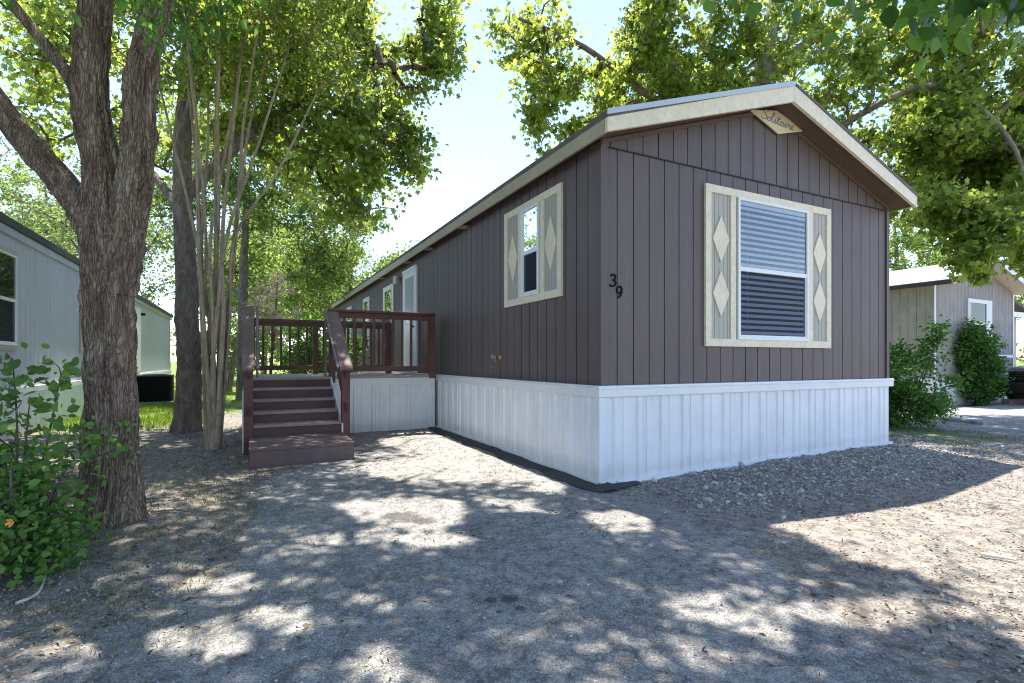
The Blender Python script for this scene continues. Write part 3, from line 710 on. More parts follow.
# ------------------------------------------------------------------ the brown home
GW, LEN, SK, OVH, EAV, RH, EH = 4.88, 17.0, .95, .30, .15, 4.33, 3.45
home = thing('mobile_home', 'dark brown single-wide mobile home with white ribbed skirting and cream trim', 'mobile home', W(0,0,0), ANG)
PG = lambda s, n, z: (s, -n, z)                       # gable plane
PL = lambda s, n, z: (-n, s, z)                       # long left wall
def rooftop(x): return EH+(RH-EH)*(1-abs(x-GW/2)/(GW/2+EAV))
RT = .16
wall_top = lambda x: rooftop(x)-RT-.01
sm = [M['siding'], M['groove']]
wallpanel(GW, lambda s: SK-.02, lambda s: 3.275, .203, PG).build('front_siding', sm, home, fix=False)
PG2 = lambda s, n, z: (s, -n-.004, z)
wallpanel(GW, lambda s: 3.285, wall_top, .203, PG2, splits=(GW/2,), start=.12).build('gable_siding', sm, home, fix=False)
m = MB(); m.box(0, GW, -.014, -.002, 3.270, 3.282); m.build('flashing', M['groove'], home)
wallpanel(LEN, lambda s: SK-.02, lambda s: 3.33, .203, PL, gw=.011).build('side_siding', sm, home, fix=False)
# core box behind the siding, far walls
m = MB(); m.box(.012, GW-.001, .012, LEN, .05, 3.32); m.prism([(.012,3.32),(GW-.001,3.32),(GW/2, wall_top(GW/2))], 'y', .012, LEN); m.build('wall', M['siding'], home)
# corner boards
m = MB(); m.box(-.008, .07, -.022, -.003, SK, 3.33); m.build('corner_board', M['siding'], home, .003)
m = MB(); m.box(GW-.05, GW+.012, -.022, -.003, SK, 3.33); m.build('corner_board', M['siding'], home, .003)
# skirting
gskirt = skirtpanel(GW-.06, -.1, SK-.085, lambda s, n, z: (s+.05, -.022-n, z)).build('front_skirting', M['skirt'], home, fix=False)
lskirt = skirtpanel(LEN, -.1, SK-.085, lambda s, n, z: (-.022-n, s+.05, z), pitch=.32).build('side_skirting', M['skirt'], home, fix=False)
m = MB(); m.box(-.045, .045, -.045, .045, -.1, SK-.085); m.build('corner_post', M['skirt'], home, .012)
m = MB(); m.box(-.058, GW+.05, -.058, -.002, SK-.1, SK+.012); m.box(-.066, GW+.058, -.066, -.002, SK-.022, SK-.006); m.build('skirt_trim', M['whitetrim'], home, .006)
m = MB(); m.box(-.058, -.002, .003, LEN, SK-.1, SK+.012); m.box(-.066, -.002, .003, LEN, SK-.022, SK-.006); m.build('skirt_trim', M['whitetrim'], home, .006)
m = MB()
for i in range(24):
    a0, a1 = GW*i/24, GW*(i+1)/24; za = [float(gh(*W(a, -.05)[:2])) for a in (a0, a1)]
    m.poly([(a0,-.075,za[0]-.03),(a1,-.075,za[1]-.03),(a1,-.075,za[1]+.03),(a0,-.075,za[0]+.03)]); m.poly([(a0,-.075,za[0]+.03),(a1,-.075,za[1]+.03),(a1,-.02,za[1]+.035),(a0,-.02,za[0]+.035)])
m.build('bottom_track', M['whitetrim'], home, fix=False)
m = MB()
for i in range(30):
    a0, a1 = 4.8*i/30-.06, 4.8*(i+1)/30-.06; za = [float(gh(*W(-.05, a)[:2])) for a in (a0, a1)]
    m.poly([(-.072,a0,za[0]-.03),(-.072,a1,za[1]-.03),(-.072,a1,za[1]+.055),(-.072,a0,za[0]+.055)]); m.poly([(-.072,a0,za[0]+.055),(-.072,a1,za[1]+.055),(-.02,a1,za[1]+.062),(-.02,a0,za[0]+.062)])
m.build('bottom_track', M['whitetrim'], home, fix=False)
# roof
xe0, xe1 = -EAV, GW+EAV-.04; y0, y1 = -OVH, LEN+.25
m = MB(); m.prism([(xe0,EH),(GW/2,RH),(xe1,EH),(xe1,EH-.045),(GW/2,RH-.03),(xe0,EH-.06)], 'y', y0-.02, y1)
roof = m.build('roof', M['shingle'], home)
m = MB()
m.prism([(xe0+.02,EH-.045),(GW/2,RH-.045),(xe1-.02,EH-.045),(xe1-.02,EH-RT),(GW/2,RH-RT),(xe0+.02,EH-RT)], 'y', y0+.03, y1-.02)
m.build('soffit', M['soffit'], roof)
FH = .185
for sgn, nm in ((-1, 0), (1, 1)):
    xa = xe0 if sgn < 0 else xe1
    m = MB(); m.prism([(xa,EH-.034),(GW/2,RH-.034),(GW/2,RH-.034-FH),(xa,EH-.034-FH+.03)], 'y', y0-.012, y0+.028); m.build('rake_board', M['cream'], roof, .003)
    if sgn > 0: continue
    m = MB(); m.prism([(xa-sgn*-.012,EH+.008),(GW/2,RH+.008),(GW/2,RH-.044),(xa-sgn*-.012,EH-.044)], 'y', y0-.03, y0-.014); m.build('drip_edge', M['dripedge'], roof, .002)
m = MB(); m.box(xe0-.008, xe0+.018, y0+.03, y1, EH-.19, EH-.062); m.build('eave_board', M['tan'], roof, .003)
m = MB(); m.box(xe1-.018, xe1+.008, y0+.03, y1, EH-.17, EH-.047); m.build('eave_board', M['tan'], roof, .003)
# frieze trim under the soffit on the gable
for sgn in (-1, 1):
    xa = 0.0 if sgn < 0 else GW
    z1, z2 = rooftop(xa)-RT-.012, RH-RT-.012
    m = MB(); m.prism([(xa,z1),(GW/2,z2),(GW/2,z2-.045),(xa,z1-.045)], 'y', -.03, -.006); m.build('frieze_board', M['soffit'], home, .002)
for yy in (3.35, 5.1, 6.55, 8.9):                                      # soffit brackets on the long side
    m = MB(); m.box(-.14, -.004, yy, yy+.16, EH-RT-.03, EH-RT-.002); m.build('bracket', M['tan'], home, .003)

def window(parent, P, s0, s1, z0, z1, in0, in1, shutters, dia=2, label=None, blinds=True, sgn=1, upper='glass', trim='cream', simple=False):
    """P(s, n, z) places; s0..s1 frame extent, in0..in1 glazed unit"""
    def bx(m, a, b, n0, n1, c, d, mi=0):
        p = [P(a,n0,c), P(b,n1,d)]; x = sorted((p[0][0], p[1][0])); y = sorted((p[0][1], p[1][1])); m.box(x[0], x[1], y[0], y[1], c, d, mi)
    fw = .085
    m = MB(); 
    for a, b, c, d in ((s0,s1,z1-fw,z1),(s0,s1,z0,z0+fw),(s0,s0+fw,z0+fw,z1-fw),(s1-fw,s1,z0+fw,z1-fw)): bx(m, a, b, .002, .034, c, d)
    if shutters:
        for a, b in ((in0-.10,in0-.02),(in1+.02,in1+.10)): bx(m, a, b, .002, .031, z0+fw, z1-fw)
        bx(m, in0-.02, in1+.02, .002, .031, z1-fw-.002, z1-fw+.003)
    w = m.build('window', M[trim], parent, .004)
    if label: w['label'] = label
    if shutters:
        for a, b in ((s0+fw, in0-.10), (in1+.10, s1-fw)):
            m = wallpanel(b-a, lambda q: z0+fw, lambda q: z1-fw, .066, lambda q, n, z, a=a: P(a+q, .015+n, z), gw=.006, gd=.006)
            sh = m.build('shutter', [M['sage'], M['sagegroove']], w, fix=False)
            c = (a+b)/2; hw = min(.125, (b-a)/2*.92)
            for i in range(dia):
                zc = (z0+z1)/2+((i-(dia-1)/2)*.60); hh = .255 if dia == 2 else .30
                pts = [(c-hw,zc),(c,zc-hh),(c+hw,zc),(c,zc+hh)]; m = MB()
                f0 = [P(s,.0155,z) for s, z in pts]; f1 = [P(s,.030,z) for s, z in pts]
                m.poly(f0); m.poly(f1)
                for i2 in range(4): j2 = (i2+1) % 4; m.poly([f0[i2], f0[j2], f1[j2], f1[i2]])
                m.build('diamond', M['cream'], w, .002)
    # vinyl frame
    zi0, zi1 = z0+fw-.005, z1-fw+.005
    vf = .034; zm = (zi0+zi1)/2; m = MB()
    for a, b, c, d in ((in0,in1,zi1-vf,zi1),(in0,in1,zi0,zi0+vf),(in0,in0+vf,zi0+vf,zi1-vf),(in1-vf,in1,zi0+vf,zi1-vf)): bx(m, a, b, .003, .048, c, d)
    m.build('frame', M['vinyl'], w, .004)
    m = MB(); bx(m, in0+vf, in1-vf, .003, .042, zm-.028, zm+.022)
    for a, b in ((in0+vf, in0+vf+.018), (in1-vf-.018, in1-vf)): bx(m, a, b, .003, .036, zi0+vf, zm-.028)
    bx(m, in0+vf+.018, in1-vf-.018, .003, .036, zi0+vf, zi0+vf+.022)
    m.build('sash', M['vinyl'], w, .003)
    m = MB(); bx(m, in0+.01, in1-.01, .0025, .006, zi0+.01, zi1-.01); m.build('backing', M['dark'], w)
    if blinds:
        m = MB(); z = zi0+vf+.03; n0 = .0075; step = .064
        while z < zi1-vf-.05:
            a, b = in0+vf+.004, in1-vf-.004
            m.poly([P(a,n0+.004,z+.036), P(b,n0+.004,z+.036), P(b,n0+.015,z), P(a,n0+.015,z)]); z += step
        b_ = m.build('blind', M['blind'], w, fix=False)
        m = MB()
        for q in (.14, .86): s = in0+(in1-in0)*q; bx(m, s-.002, s+.002, .023, .0245, zi0+vf+.02, zi1-vf)
        bx(m, in0+vf+.004, in1-vf-.004, .008, .025, zi1-vf-.045, zi1-vf); m.build('headrail', M['vinyl'], b_)
    gm_ = M['glassfront'] if blinds and shutters else M['glass']
    m = MB(); m.poly([P(in0+vf,.030,zm+.022), P(in1-vf,.030,zm+.022), P(in1-vf,.030,zi1-vf), P(in0+vf,.030,zi1-vf)]); m.build('upper_pane', gm_, w, fix=False)
    m = MB(); m.poly([P(in0+vf+.018,.028,zi0+vf+.022), P(in1-vf-.018,.028,zi0+vf+.022), P(in1-vf-.018,.028,zm-.028), P(in0+vf+.018,.028,zm-.028)]); m.build('lower_pane', M['screen'], w, fix=False)
    return w
window(home, PG, 1.370, 3.565, 1.36, 3.12, 1.86, 3.10, True, 2, 'big front window with closed white blinds between diamond shutters')
window(home, PL, .655, 2.05, 1.90, 3.12, 1.13, 1.56, True, 1, 'narrow side window between sage shutters with one cream diamond each', blinds=False)
# rear windows and the door on the long wall
for (a, b, z0) in ((8.0, 9.0, 1.5), (10.75, 11.6, 1.5), (13.6, 14.5, 1.6)):
    window(home, PL, a, b, z0, 3.02, a+.1, b-.1, False, 0, blinds=(a < 9), trim='whitetrim')
m = MB(); d0, d1, dz = 6.08, 7.12, 3.13
m.box(-.034,-.002,d0,d1,dz-.09,dz); m.box(-.034,-.002,d0,d0+.09,SK+.02,dz-.09); m.box(-.034,-.002,d1-.09,d1,SK+.02,dz-.09); m.box(-.05,-.035,d0+.02,d1-.02,dz-.05,dz+.01)
door = m.build('door', M['whitetrim'], home, .004)
m = MB(); m.box(-.026,-.004,d0+.09,d1-.09,SK+.03,dz-.09)
for (z0_, z1_) in ((1.05,1.85),): m.box(-.031,-.024,d0+.2,d1-.2,z0_+.08,z1_-.02)
m.build('leaf', M['vinyl'], door, .004)
m = MB(); m.box(-.030,-.022,d0+.16,d1-.16,1.95,dz-.14); m.build('pane_frame', M['whitetrim'], door, .002)
m = MB(); m.box(-.033,-.0305,d0+.2,d1-.2,1.99,dz-.18); m.build('pane', (lambda t: t.done(t.pbr((.45,.5,.5), .12, t.bump(t.noise(t.coord(),20,3),.4,.01), spec=.8)))(NT('textured_door_glass')), door)
m = MB(); m.lathe([(.012,-.03),(.012,-.06),(.028,-.065),(.03,-.085),(.012,-.095)], (0,0,0), 'x', 14); m.v = [(p[0], p[1]+d0+.14, p[2]+1.9) for p in m.v]; m.build('knob', M['black'], door, smooth=True)
# porch light between door and window
m = MB(); m.lathe([(.05,-.002),(.05,-.02),(.02,-.03),(.02,-.07)], (0,7.46,3.03), 'x', 14); pl = m.build('porch_light', M['brass'], home, smooth=True)
m = MB(); m.lathe([(.03,.12),(.055,.10),(.06,-.02),(.045,-.06)], (-.10,7.46,2.98), 'z', 10); m.build('lamp_glass', M['cream'], pl, smooth=True)
# garden tap
m = MB(); m.lathe([(.034,-.002),(.034,-.012),(.014,-.014),(.013,-.07),(.02,-.075),(.02,-.09),(.008,-.095),(.008,-.12)], (0,2.22,1.255), 'x', 12)
tp = m.build('tap', M['brass'], home, smooth=True)
m = MB(); m.lathe([(.014,.0),(.013,-.03),(.018,-.035),(.018,-.055)], (-.075,2.22,1.255), 'z', 12); m.build('spout', M['brass'], tp, smooth=True)
m = MB(); m.lathe([(.03,-.118),(.036,-.122),(.036,-.128),(.03,-.132)], (0,2.22,1.255), 'x', 6); m.build('tap_handle', M['metal'], tp)
# house number
def number(ch, s, z, h, strokes):
    m = MB()
    for st_ in strokes:
        P_ = smooth_path(np.array([(x, 0, y) for x, y in st_], float), len(st_)*5)
        for p, q in zip(P_[:-1], P_[1:]):
            f = lambda p: (s+p[0]*h+p[2]*h*.10, -.006, z+p[2]*h)
            m.bar(f(p), f(q), .015, .010, up=(0,1,0))
    o = m.build('house_number', M['black'], home); o['label'] = 'black digit '+ch
number('3', .115, 1.93, .112, [[(.0,.86),(.14,1.0),(.36,1.0),(.5,.82),(.42,.62),(.22,.54)],[(.22,.54),(.46,.48),(.56,.28),(.44,.04),(.18,-.02),(-.04,.12)]])
number('9', .190, 1.82, .112, [[(.5,.72),(.42,.5),(.2,.42),(.02,.56),(.02,.82),(.2,1.0),(.42,.96),(.52,.74),(.50,.4),(.36,.12),(.16,.0)]])
# diamond name plaque with blue script lettering
pc, pz = 2.545, 4.008; hw, hh = .50, .152
m = MB(); pts = [(pc-hw,pz+.02),(pc-.03,pz-hh),(pc+hw-.03,pz-.02),(pc+.0,pz+hh-.03)]
pts = [(2.04,4.045),(2.535,3.868),(3.02,4.0),(2.50,4.135)]
m.prism(pts, 'y', -.052, -.034); plq = m.build('name_plaque', (lambda t: t.done(t.pbr((.72,.62,.42), .5)))(NT('plaque_cream')), home, .003)
S = [[(.9,1.75),(.75,1.95),(.4,1.9),(.25,1.55),(.5,1.2),(.75,.85),(.7,.35),(.3,.05),(0,.2),(-.05,.5)],                        # S
     [(1.15,.85),(.95,.6),(1.0,.2),(1.25,.05),(1.45,.3),(1.42,.7),(1.15,.85),(1.3,.75),(1.6,.8)],                             # o
     [(1.6,.8),(1.95,1.4),(2.05,1.9),(1.85,1.9),(1.75,1.2),(1.75,.3),(1.9,.05),(2.15,.25)],                                    # l
     [(2.15,.25),(2.35,.85),(2.28,.3),(2.4,.05),(2.6,.25)],                                                                    # i
     [(2.6,.25),(2.95,1.6),(2.8,.4),(2.95,.05),(3.15,.25)],[(2.65,1.15),(3.2,1.2)],                                            # t
     [(3.75,.8),(3.45,.85),(3.25,.5),(3.3,.1),(3.55,.08),(3.75,.6),(3.78,.85),(3.7,.25),(3.85,.05),(4.0,.25)],                 # a
     [(4.0,.25),(4.2,.85),(4.13,.3),(4.25,.05),(4.45,.25)],                                                                    # i
     [(4.45,.25),(4.6,.9),(4.7,.72),(4.95,.8),(4.88,.3),(5.0,.05),(5.2,.25)],                                                  # r
     [(5.2,.25),(5.5,.5),(5.55,.8),(5.35,.85),(5.22,.4),(5.4,.05),(5.75,.25)],                                                 # e
     [(2.33,1.15),(2.38,1.22)],[(4.18,1.15),(4.23,1.22)]]
m = MB(); sx = .098; ox = 2.235
for st in S:
    P_ = smooth_path(np.array([(x, 0, y) for x, y in st]), len(st)*4 if len(st) > 2 else 3)
    for p, q in zip(P_[:-1], P_[1:]):
        f = lambda p: (ox+p[0]*sx+p[2]*.012, -.055, 3.985-(ox+p[0]*sx-2.255)*.06+p[2]*.060)
        m.bar(f(p), f(q), .011, .004, up=(0,1,0)) if np.linalg.norm(p-q) > 1e-4 else None
m.build('lettering', (lambda t: t.done(t.pbr((.20,.27,.38), .5)))(NT('blue_grey_script')), plq)

# ------------------------------------------------------------------ deck and stairs
DL, DF, DB, DZ = -3.05, 4.80, 6.85, .95
deck = thing('wooden_deck', 'reddish brown wooden entry deck with stairs, railings and white skirting', 'deck', W(-1.5,5.8,0), ANG)
ox_, oy_ = 1.5, -5.8                                   # local = home-local shifted
class DM(MB):
    def build(s, *a, **k): s.v = [(p[0]+ox_, p[1]+oy_, p[2]) for p in s.v]; return MB.build(s, *a, **k)
m = DM(); y = DF-.03; 
while y < DB: m.box(DL, -.075, y, min(y+.135, DB), DZ-.036, DZ); y += .142
m.box(DL, -1.86, 4.52, DF-.035, DZ-.036, DZ)
m.build('floor', M['deckfloor'], deck, .004)
m = DM(); m.box(DL+.02, -.08, DF+.01, DB-.02, DZ-.19, DZ-.04); m.build('joist_frame', M['wood'], deck)
# white skirting
skirtpanel(1.78, -.05, DZ-.14, lambda s, n, z: (-1.86+s+ox_, DF-.012-n+oy_, z)).build('skirting', M['skirt'], deck, fix=False)
m = DM(); m.box(-1.86, -.082, DF-.036, DF+.006, DZ-.15, DZ-.038); m.box(-.12, -.082, DF-.034, DF+.0, -.05, DZ-.152); m.box(-1.86,-1.83,DF-.034,DF,-.05,DZ-.152); m.build('skirt_trim', M['whitetrim'], deck, .004)
skirtpanel(DB-3.42, -.05, DZ-.14, lambda s, n, z: (DL-.03-n+ox_, 3.42+s+oy_, z)).build('skirting', M['skirt'], deck, fix=False)
skirtpanel(2.95, -.05, DZ-.14, lambda s, n, z: (-.08-s+ox_, DB+.012+n+oy_, z)).build('skirting', M['skirt'], deck, fix=False)
# risers and treads
NZ = [.22, .366, .512, .658, .804, .95]; RY = [3.40, 3.68, 3.96, 4.24, 4.52]; SL, SR = -2.975, -1.885
for i in range(5):
    m = DM(); m.box(SL, SR, RY[i], RY[i]+.02, NZ[i]-.01, NZ[i+1]-.036); m.build('riser', M['riser'], deck)
    if i < 4:
        m = DM(); m.box(SL, SR, RY[i]-.022, RY[i]+.125, NZ[i+1]-.034, NZ[i+1]); m.box(SL, SR, RY[i]+.13, RY[i+1]-.001, NZ[i+1]-.034, NZ[i+1]); m.build('tread', M['treadedge'], deck, .006)
for x in (SL-.022, SR+.002):
    m = DM(); m.prism([(3.36,-.03),(4.79,-.03),(4.79,.93),(4.5,.95),(3.36,.34)], 'x', x, x+.02); m.build('stringer', M['whitetrim'], deck)
def post(x, y, z0, z1, w=.095): m = DM(); m.box(x-w/2, x+w/2, y-w/2, y+w/2, z0, z1); return m.build('post', M['wood'], deck, .005)
LX, RX = -3.03, -1.825
post(LX, 3.40, -.05, 1.08, .11); post(RX, 3.42, -.05, 1.08, .11)
post(LX+.01, DF-.05, DZ-.1, 1.99); post(RX, DF-.05, DZ-.1, 1.99); post(-.14, DF-.05, DZ-.05, 1.99)
post(LX+.01, DB-.05, DZ, 1.97); post(-1.86, DB-.05, DZ, 1.97); post(-.42, DB-.05, DZ, 1.97, .11)
def rail(p, q, n, capw=.14, balz=None):
    m = DM(); m.bar((p[0],p[1],p[2]-.02), (q[0],q[1],q[2]-.02), capw, .038); r = m.build('handrail', M['wood'] if abs(p[2]-q[2]) < .1 else M['woodcap'], deck, .005)
    m = DM(); m.bar((p[0],p[1],p[2]-.09), (q[0],q[1],q[2]-.09), .036, .088); m.build('top_rail', M['wood'], r, .003)
    b0 = balz if balz is not None else DZ+.10
    dz0 = b0-p[2]; m = DM(); m.bar((p[0],p[1],b0+.02), (q[0],q[1],q[2]+dz0+.02), .036, .085); m.build('bottom_rail', M['wood'], r, .003)
    for i in range(n):
        f = (i+.7)/(n+.4); x = p[0]+(q[0]-p[0])*f; y = p[1]+(q[1]-p[1])*f; z = p[2]+(q[2]-p[2])*f
        m = DM(); m.box(x-.019, x+.019, y-.019, y+.019, z+dz0, z-.05); m.build('baluster', M['wood'], r)
rail((-1.90, DF-.05, 2.04), (-.085, DF-.05, 2.04), 11)
rail((LX-.02, DB-.05, 2.0), (-.36, DB-.05, 2.0), 17)
rail((LX, DF+.03, 2.0), (LX, DB-.13, 2.0), 11)
rail((LX, 3.30, 1.10), (LX, DF-.05, 2.04), 6, .145, .52)
rail((RX+.0, 3.30, 1.10), (RX, DF-.05, 2.04), 6, .175, .52)
for x in (SL+.06, SR-.05):
    m = DM(); m.bar((x,3.34,1.10), (x,4.72,2.03), .034, .034); m.bar((x,3.50,.52), (x,3.50,1.20), .03, .03, up=(0,1,0)) if False else None; m.bar((x,4.66,.95), (x,4.66,1.97), .03, .03, up=(0,1,0)); m.build('metal_handrail', M['railgrey'], deck, .004)
# low wooden step
st = thing('wooden_step', 'low wide wooden step box on the ground below the deck stairs', 'step', W(-2.45,2.9,0), ANG)
m = MB(); y = -.51
for k in range(7): m.box(-.575, .575, y, y+.138, .185, .222); y += .1435
m.build('top', M['step'], st, .004)
m = MB(); m.box(-.565, .565, -.505, -.475, -.05, .183); m.box(-.565, -.535, -.475, .47, -.05, .183); m.box(.535, .565, -.475, .47, -.05, .183); m.build('side_boards', M['step'], st, .004)

# ------------------------------------------------------------------ neighbouring homes
def sash_window(parent, P, s0, s1, z0, z1, trim, glassm=None):
    return window(parent, P, s0, s1, z0, z1, s0+.09, s1-.09, False, 0, blinds=False, trim=trim)
# pale blue-grey home on the left: we see its right-hand long wall (faces +u)
lh = thing('mobile_home', 'pale blue-grey mobile home with dark roof edge behind the thick trunk', 'mobile home', W(-6.32, 0, 0), ANG)
PR = lambda s, n, z: (n, s, z)
wallpanel(24.0, lambda s: .74, lambda s: 3.22, .20, PR, gw=.008, gd=.006).v
ml = wallpanel(26.0, lambda s: .74, lambda s: 3.22, .20, lambda s, n, z: (n, s-1.2, z), gw=.008, gd=.006)
ml.build('side_siding', [M['leftwall'], M['leftwall']], lh, fix=False)
m = MB(); m.box(-4.4, -.012, -1.2, 24.8, .05, 3.2); m.prism([(-4.4,3.2),(-.012,3.2),(-2.2,3.6)], 'y', -1.2, 24.8); m.build('wall', M['leftwall'], lh)
skirtpanel(26, -.1, .70, lambda s, n, z: (.01+n, s-1.2, z), pitch=.4, d=.008).build('skirting', M['skirt'], lh, fix=False)
m = MB(); m.box(.001, .04, -1.2, 24.8, .68, .78); m.build('skirt_trim', M['whitetrim'], lh, .004)
m = MB(); m.prism([(.09,3.24),(.09,3.36),(-2.2,3.78),(-4.5,3.36),(-4.5,3.24)], 'y', -1.4, 25.0); rf = m.build('roof', M['roofedge'], lh)
m = MB(); m.box(.003, .05, -1.2, 24.8, 3.12, 3.235); m.build('eave_trim', M['leftwall'], lh)
sash_window(lh, PR, 5.45, 6.80, 1.36, 2.92, 'sage'); sash_window(lh, PR, 10.22, 11.2, 1.38, 2.2, 'sage')
m = MB(); m.box(.004, .04, 15.9, 17.1, .8, 2.95); dr = m.build('door', M['whitetrim'], lh, .004)
m = MB(); m.box(.041, .052, 16.02, 16.98, .86, 2.86); m.build('leaf', M['vinyl'], dr, .003)
m = MB(); m.box(.004, .12, 17.35, 17.45, 2.75, 2.83); m.build('wall_lamp', M['black'], lh, .003)
# air-conditioning unit
ax, ay = (155-512)/F*14.9, 14.9
ac = thing('air_conditioner', 'black boxy air conditioner standing beside the pale home', 'air conditioner', (ax, ay, 0), ANG)
m = MB(); pr = []
hw = .43
for k in range(24):
    a = 2*math.pi*k/24; c, s = math.cos(a), math.sin(a); pr.append((hw*math.copysign(abs(c)**.35, c), hw*math.copysign(abs(s)**.35, s)))
m.prism(pr, 'z', .05, .76); m.build('casing', M['black'], ac)
m = MB()
for k in range(22): z = .1+k*.029; m.prism([(x*1.012, y*1.012) for x, y in pr], 'z', z, z+.012)
m.build('louvres', M['black'], ac); m = MB(); m.prism([(x*1.03, y*1.03) for x, y in pr], 'z', .762, .80); m.build('lid', M['roofedge'], ac, .006)
m = MB(); m.lathe([(.30,.80),(.30,.815),(.05,.825)], (0,0,0), 'z', 24); m.build('fan_guard', M['black'], ac); m = MB(); m.box(-.5,.5,-.5,.5,-.03,.05); m.build('base', M['stone'], ac, .01)
# grey weathered home on the right
A0, B0 = 12.92, 3.04
rh = thing('mobile_home', 'weathered grey mobile home with white roof beyond the shrubs on the right', 'mobile home', W(A0, B0, 0), ANG)
GW2 = 4.5; PKz = 4.05; E2 = 3.28
rt2 = lambda x: E2+(PKz-E2)*(1-abs(x-GW2/2)/(GW2/2+.15))
wallpanel(GW2, lambda s: .72, lambda s: rt2(s)-.14, .2, PG, splits=(GW2/2,)).build('front_siding', [M['rightwall'], M['rightwall']], rh, fix=False)
wallpanel(14, lambda s: .72, lambda s: E2-.1, .2, PL).build('side_siding', [M['rightwall'], M['rightwall']], rh, fix=False)
m = MB(); m.box(.012, GW2-.001, .012, 14, .05, 3.13); m.prism([(.012,3.13),(GW2-.001,3.13),(GW2/2, rt2(GW2/2)-.15)], 'y', .012, 14); m.build('wall', M['rightwall'], rh)
m = MB(); m.prism([(-.15,E2),(GW2/2,PKz),(GW2+.15,E2),(GW2+.15,E2-.05),(GW2/2,PKz-.05),(-.15,E2-.05)], 'y', -.45, 14.3); rf = m.build('roof', M['whiteroof'], rh)
for sg in (-1, 1):
    xa = -.16 if sg < 0 else GW2+.16
    m = MB(); m.prism([(xa,E2-.01),(GW2/2,PKz-.01),(GW2/2,PKz-.16),(xa,E2-.14)], 'y', -.48, -.45); m.build('rake_board', M['whitetrim'], rf, .003)
m = MB(); m.prism([(-.14,E2-.052),(GW2/2,PKz-.052),(GW2+.14,E2-.052),(GW2+.14,E2-.10),(GW2/2,PKz-.10),(-.14,E2-.10)], 'y', -.445, 14.2); m.build('soffit', M['cream'], rf)
m = MB(); m.box(-.21, -.153, -.44, 14.2, E2-.13, E2-.02); m.build('gutter', M['roofedge'], rf, .005)
skirtpanel(GW2, -.1, .66, lambda s, n, z: (s, -.02-n, z), pitch=.4, d=.01).build('skirting', M['skirt'], rh, fix=False)
skirtpanel(14, -.1, .66, lambda s, n, z: (-.02-n, s, z), pitch=.4, d=.01).build('skirting', M['skirt'], rh, fix=False)
m = MB(); m.box(-.045, GW2+.04, -.045, -.002, .64, .74); m.box(-.045, -.002, .001, 14, .64, .74); m.build('skirt_trim', M['whitetrim'], rh, .004)
m = MB(); m.box(3.5, GW2, -.02, -.003, 1.3, 1.38); m.build('band', M['whitetrim'], rh)
for q in (-.02, GW2-.05):
    m = MB(); m.box(q, q+.07, -.02, -.003, .72, 3.2); m.build('corner_board', M['whitetrim'], rh)
window(rh, PG, 1.72, 2.85, 1.55, 2.93, 1.80, 2.77, False, 0, blinds=False, trim='whitetrim')
m = MB(); m.box(2.87, 3.12, -.03, -.003, 1.5, 2.93); m.build('shutter', M['whitetrim'], rh, .004)
# beige building further right
bb = thing('bungalow', 'beige house with white eave beyond the grey home at the right edge', 'house', W(A0+6.0, B0+3.2, 0), ANG)
m = MB(); m.box(0, 8, 0, 9, -.1, 3.25); m.prism([(-.0,3.25),(8,3.25),(4,4.3)], 'y', .0, 9); m.build('wall', M['beige'], bb)
m = MB(); m.prism([(-.4,3.2),(4,4.45),(8.4,3.2),(8.4,3.1),(4,4.33),(-.4,3.1)], 'y', -.5, 9.3); r_ = m.build('roof', M['shingle'], bb)
m = MB(); m.box(-.42, 8.42, -.53, -.50, 3.02, 3.24); m.build('fascia', M['whitetrim'], r_, .005)
m = MB(); m.box(0, 8, -.04, -.003, 0, .95); m.build('skirting', M['skirt'], bb)
window(bb, PG, 2.6, 3.9, 1.3, 2.6, 2.7, 3.8, False, 0, blinds=False, trim='whitetrim')
# timbers edging the bed below the grey home
for k, (a, b, L, lb) in enumerate([(14.6,1.9,2.2,'longer weathered landscape timber below the far shrub'),(16.95,1.95,1.0,'short weathered landscape timber near the dark car')]):
    m = MB(); m.box(0, L, -.09, .09, 0, .17); o = m.build('landscape_timber', M['timber'], None, .02); o.location = W(a, b+.3, .03); o.rotation_euler = (0, 0, ANG); tag(o, lb, 'timber', 'landscape timbers edging the bed')
